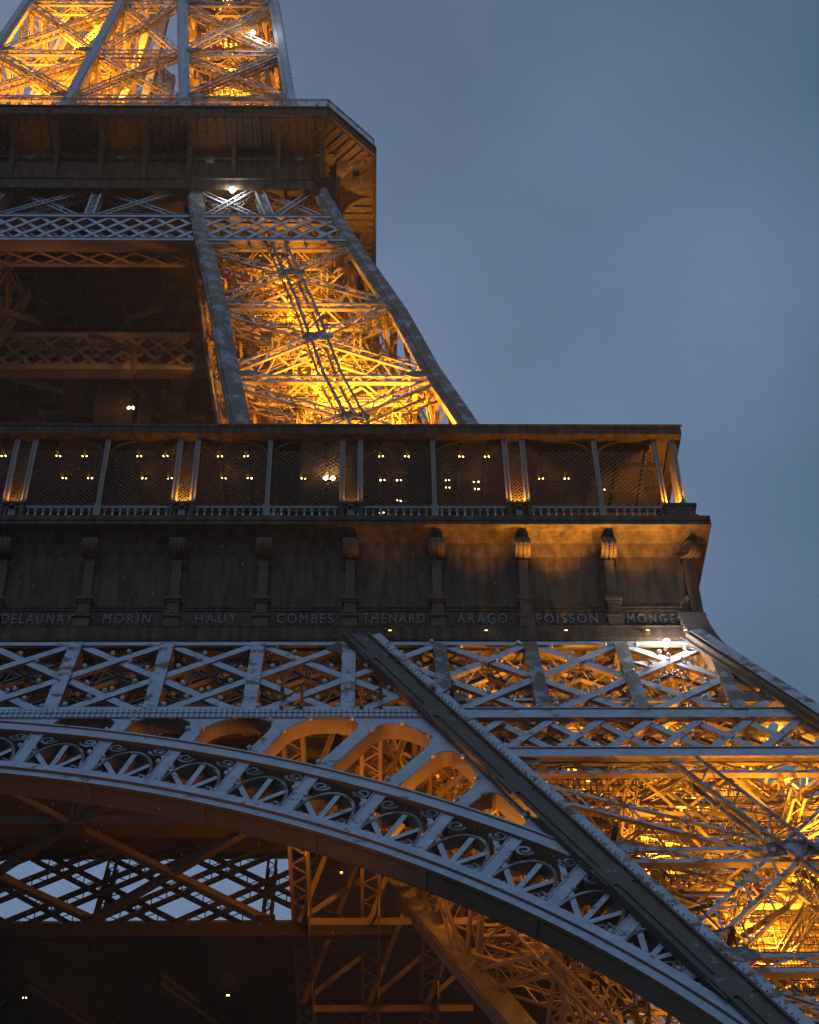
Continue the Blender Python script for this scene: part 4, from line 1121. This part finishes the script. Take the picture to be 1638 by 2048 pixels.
def FPx(x, y, off):  # where the pixel ray meets the front face, used once to seat a lamp on its member
    pass
flash((32.55, -34.95, 49.75), 230, 'dazzling white flash lamp on the girder brace just under the word MONGE', .17)
flash((9.95, -17.55, 108.9), 160, 'dazzling white flash lamp on the brace beneath the second balcony', .2)
flash((9.7, -12.9, 140.1), 420, 'dazzling white flash lamp on a golden brace above the second balcony', .2)
# ceiling lamps of the gallery
def cl_mesh():
    a = MB(); a.box((-.13, -.05, .05), (.13, .05, .10)); a.box((-.015, -.015, .16), (.015, .015, .4)); return a
def ceiling_lamp(p, label, big=1.0, grp='ceiling lamps of the gallery'):
    r = bpy.data.objects.new('ceiling_lamp', None); COL.objects.link(r); r.location = p; tag(r, label, 'ceiling lamp', grp)
    me = CLM; o = bpy.data.objects.new('fitting', me); COL.objects.link(o); o.parent = r
    for sx_ in (-.09, .09):
        o = bpy.data.objects.new('bulb', CLB if big < 1.5 else CLW); COL.objects.link(o); o.parent = r; o.location = (sx_*big, 0, 0)
tmp = cl_mesh().build('fitting', 'dark'); CLM = tmp.data; bpy.data.objects.remove(tmp)
CLB = sphere_me('bulb', .038, 'lamp', 8); CLW = sphere_me('bulb_large', .11, 'lampw', 8)
for k_ in range(0, 8):
    for dx in (1.39, 2.63):
        if k_ not in (4, 7): ceiling_lamp((k_*BAY+dx, -33.75, 62.62), 'small twin warm lamp in the front row under the gallery ceiling')
        if k_ not in (5, 6): ceiling_lamp((k_*BAY+dx+.1, -32.3, 62.62), 'small twin warm lamp in the back row under the gallery ceiling', 1.0 if not (k_ == 4 and dx > 2) else 1.9)
for (x, y, z, w) in ((20.62, -31.2, 61.4, 1), (21.45, -31.5, 61.9, 1), (21.45, -31, 60.9, 1), (21.45, -32.2, 62.6, 1), (20.65, -32.2, 62.6, 1), (23.8, -32.2, 62.6, 1), (23.8, -32.2, 62.1, 1), (25.2, -32.1, 62.6, 1.2), (25.2, -32.1, 62.1, 1), (23.8, -30.5, 61.5, 1), (25.2, -30.6, 61.3, 1), (20.62, -30.9, 60.9, 1.2), (31.4, -31.6, 62.6, 1)):
    ceiling_lamp((x, y, z), 'small warm lamp hanging above the gallery behind the netting of the sixth and seventh bays', w, 'hanging lamps deep in the gallery')
ceiling_lamp((2.2, -4.5, 99.6), 'single pale lamp in the dark well under the second floor', 1.6, 'well lamp')

# ------------------------------------------------------------------ falling snow
rnd = random.Random(21); m = MB()
for i in range(14000):
    y = rnd.uniform(-74, -39); x = 20+rnd.uniform(-1, 1)*(abs(y+90)*.42+4)-4; z = 1.7+(y+90)*rnd.uniform(.62, 1.75)
    r = rnd.uniform(.004, .011)
    c = V((x, y, z)); e1 = V((rnd.uniform(-1, 1), rnd.uniform(-1, 1), rnd.uniform(-1, 1))).normalized(); e2 = e1.orthogonal().normalized(); e3 = e1.cross(e2)
    b = len(m.v)
    for q in (e1*r, -e1*r, e2*r, -e2*r, e3*r*.5, -e3*r*.5): m.v.append(tuple(c+q))
    for f in ((0,2,4),(2,1,4),(1,3,4),(3,0,4),(2,0,5),(1,2,5),(3,1,5),(0,3,5)): m.f.append(tuple(b+j for j in f))
M['snow'] = mat('snowflake', (.8, .82, .85), rough=.9, var=.05, bump=0)
tag(m.build('snowfall', 'snow'), 'fine snowflakes drifting down in front of the dark ironwork', 'snow', kind='stuff')

# glazed pavilion front glimpsed under the far side of the well
PV = bpy.data.objects.new('glass_pavilion', None); COL.objects.link(PV); PV.location = (0, 9, 54)
tag(PV, 'dim curved glass pavilion wall glimpsed low in the dark under the arch', 'pavilion')
M['glass'] = mat('grey_glow_glass', (.10, .12, .15), rough=.25, emit=(.30, .36, .45, .05))  # faint bluish glow put into the glass itself
for i in range(9):
    x0 = -4.5+i*1.5; m = MB()
    for j in range(4):
        a0, a1 = math.radians(10+18*j), math.radians(10+18*(j+1)); 
        ya, za_, yb, zb_ = 9-2.2*math.sin(a0), 52.4+2.6*math.cos(a0), 9-2.2*math.sin(a1), 52.4+2.6*math.cos(a1)
        m.quadbox([(x0, ya, za_), (x0+1.42, ya, za_), (x0+1.42, ya+.06, za_), (x0, ya+.06, za_), (x0, yb, zb_), (x0+1.42, yb, zb_), (x0+1.42, yb+.06, zb_), (x0, yb+.06, zb_)])
    m.build('glass_panel', 'glass', PV)
ceiling_lamp((-0.4, 3.0, 55.1), 'single pale lamp low in the dark at the left edge beneath the deck', 1.0, 'deck lamps')
ceiling_lamp((11.6, 3.2, 55.3), 'small greenish white lamp low in the dark right of the first deck lamp', .7, 'deck lamps')
# ------------------------------------------------------------------ snowy air
hz = bpy.data.materials.new('haze_air'); hz.use_nodes = True; q = hz.node_tree; q.nodes.clear()
oo = q.nodes.new('ShaderNodeOutputMaterial'); pv = q.nodes.new('ShaderNodeVolumePrincipled')
pv.inputs['Color'].default_value = (.86, .90, .95, 1); pv.inputs['Density'].default_value = .00036
q.links.new(pv.outputs[0], oo.inputs['Volume'])
m = MB(); m.box((-3100, -3100, -1.5), (3100, 3100, 178)); tag(m.build('haze', hz), kind='stuff')
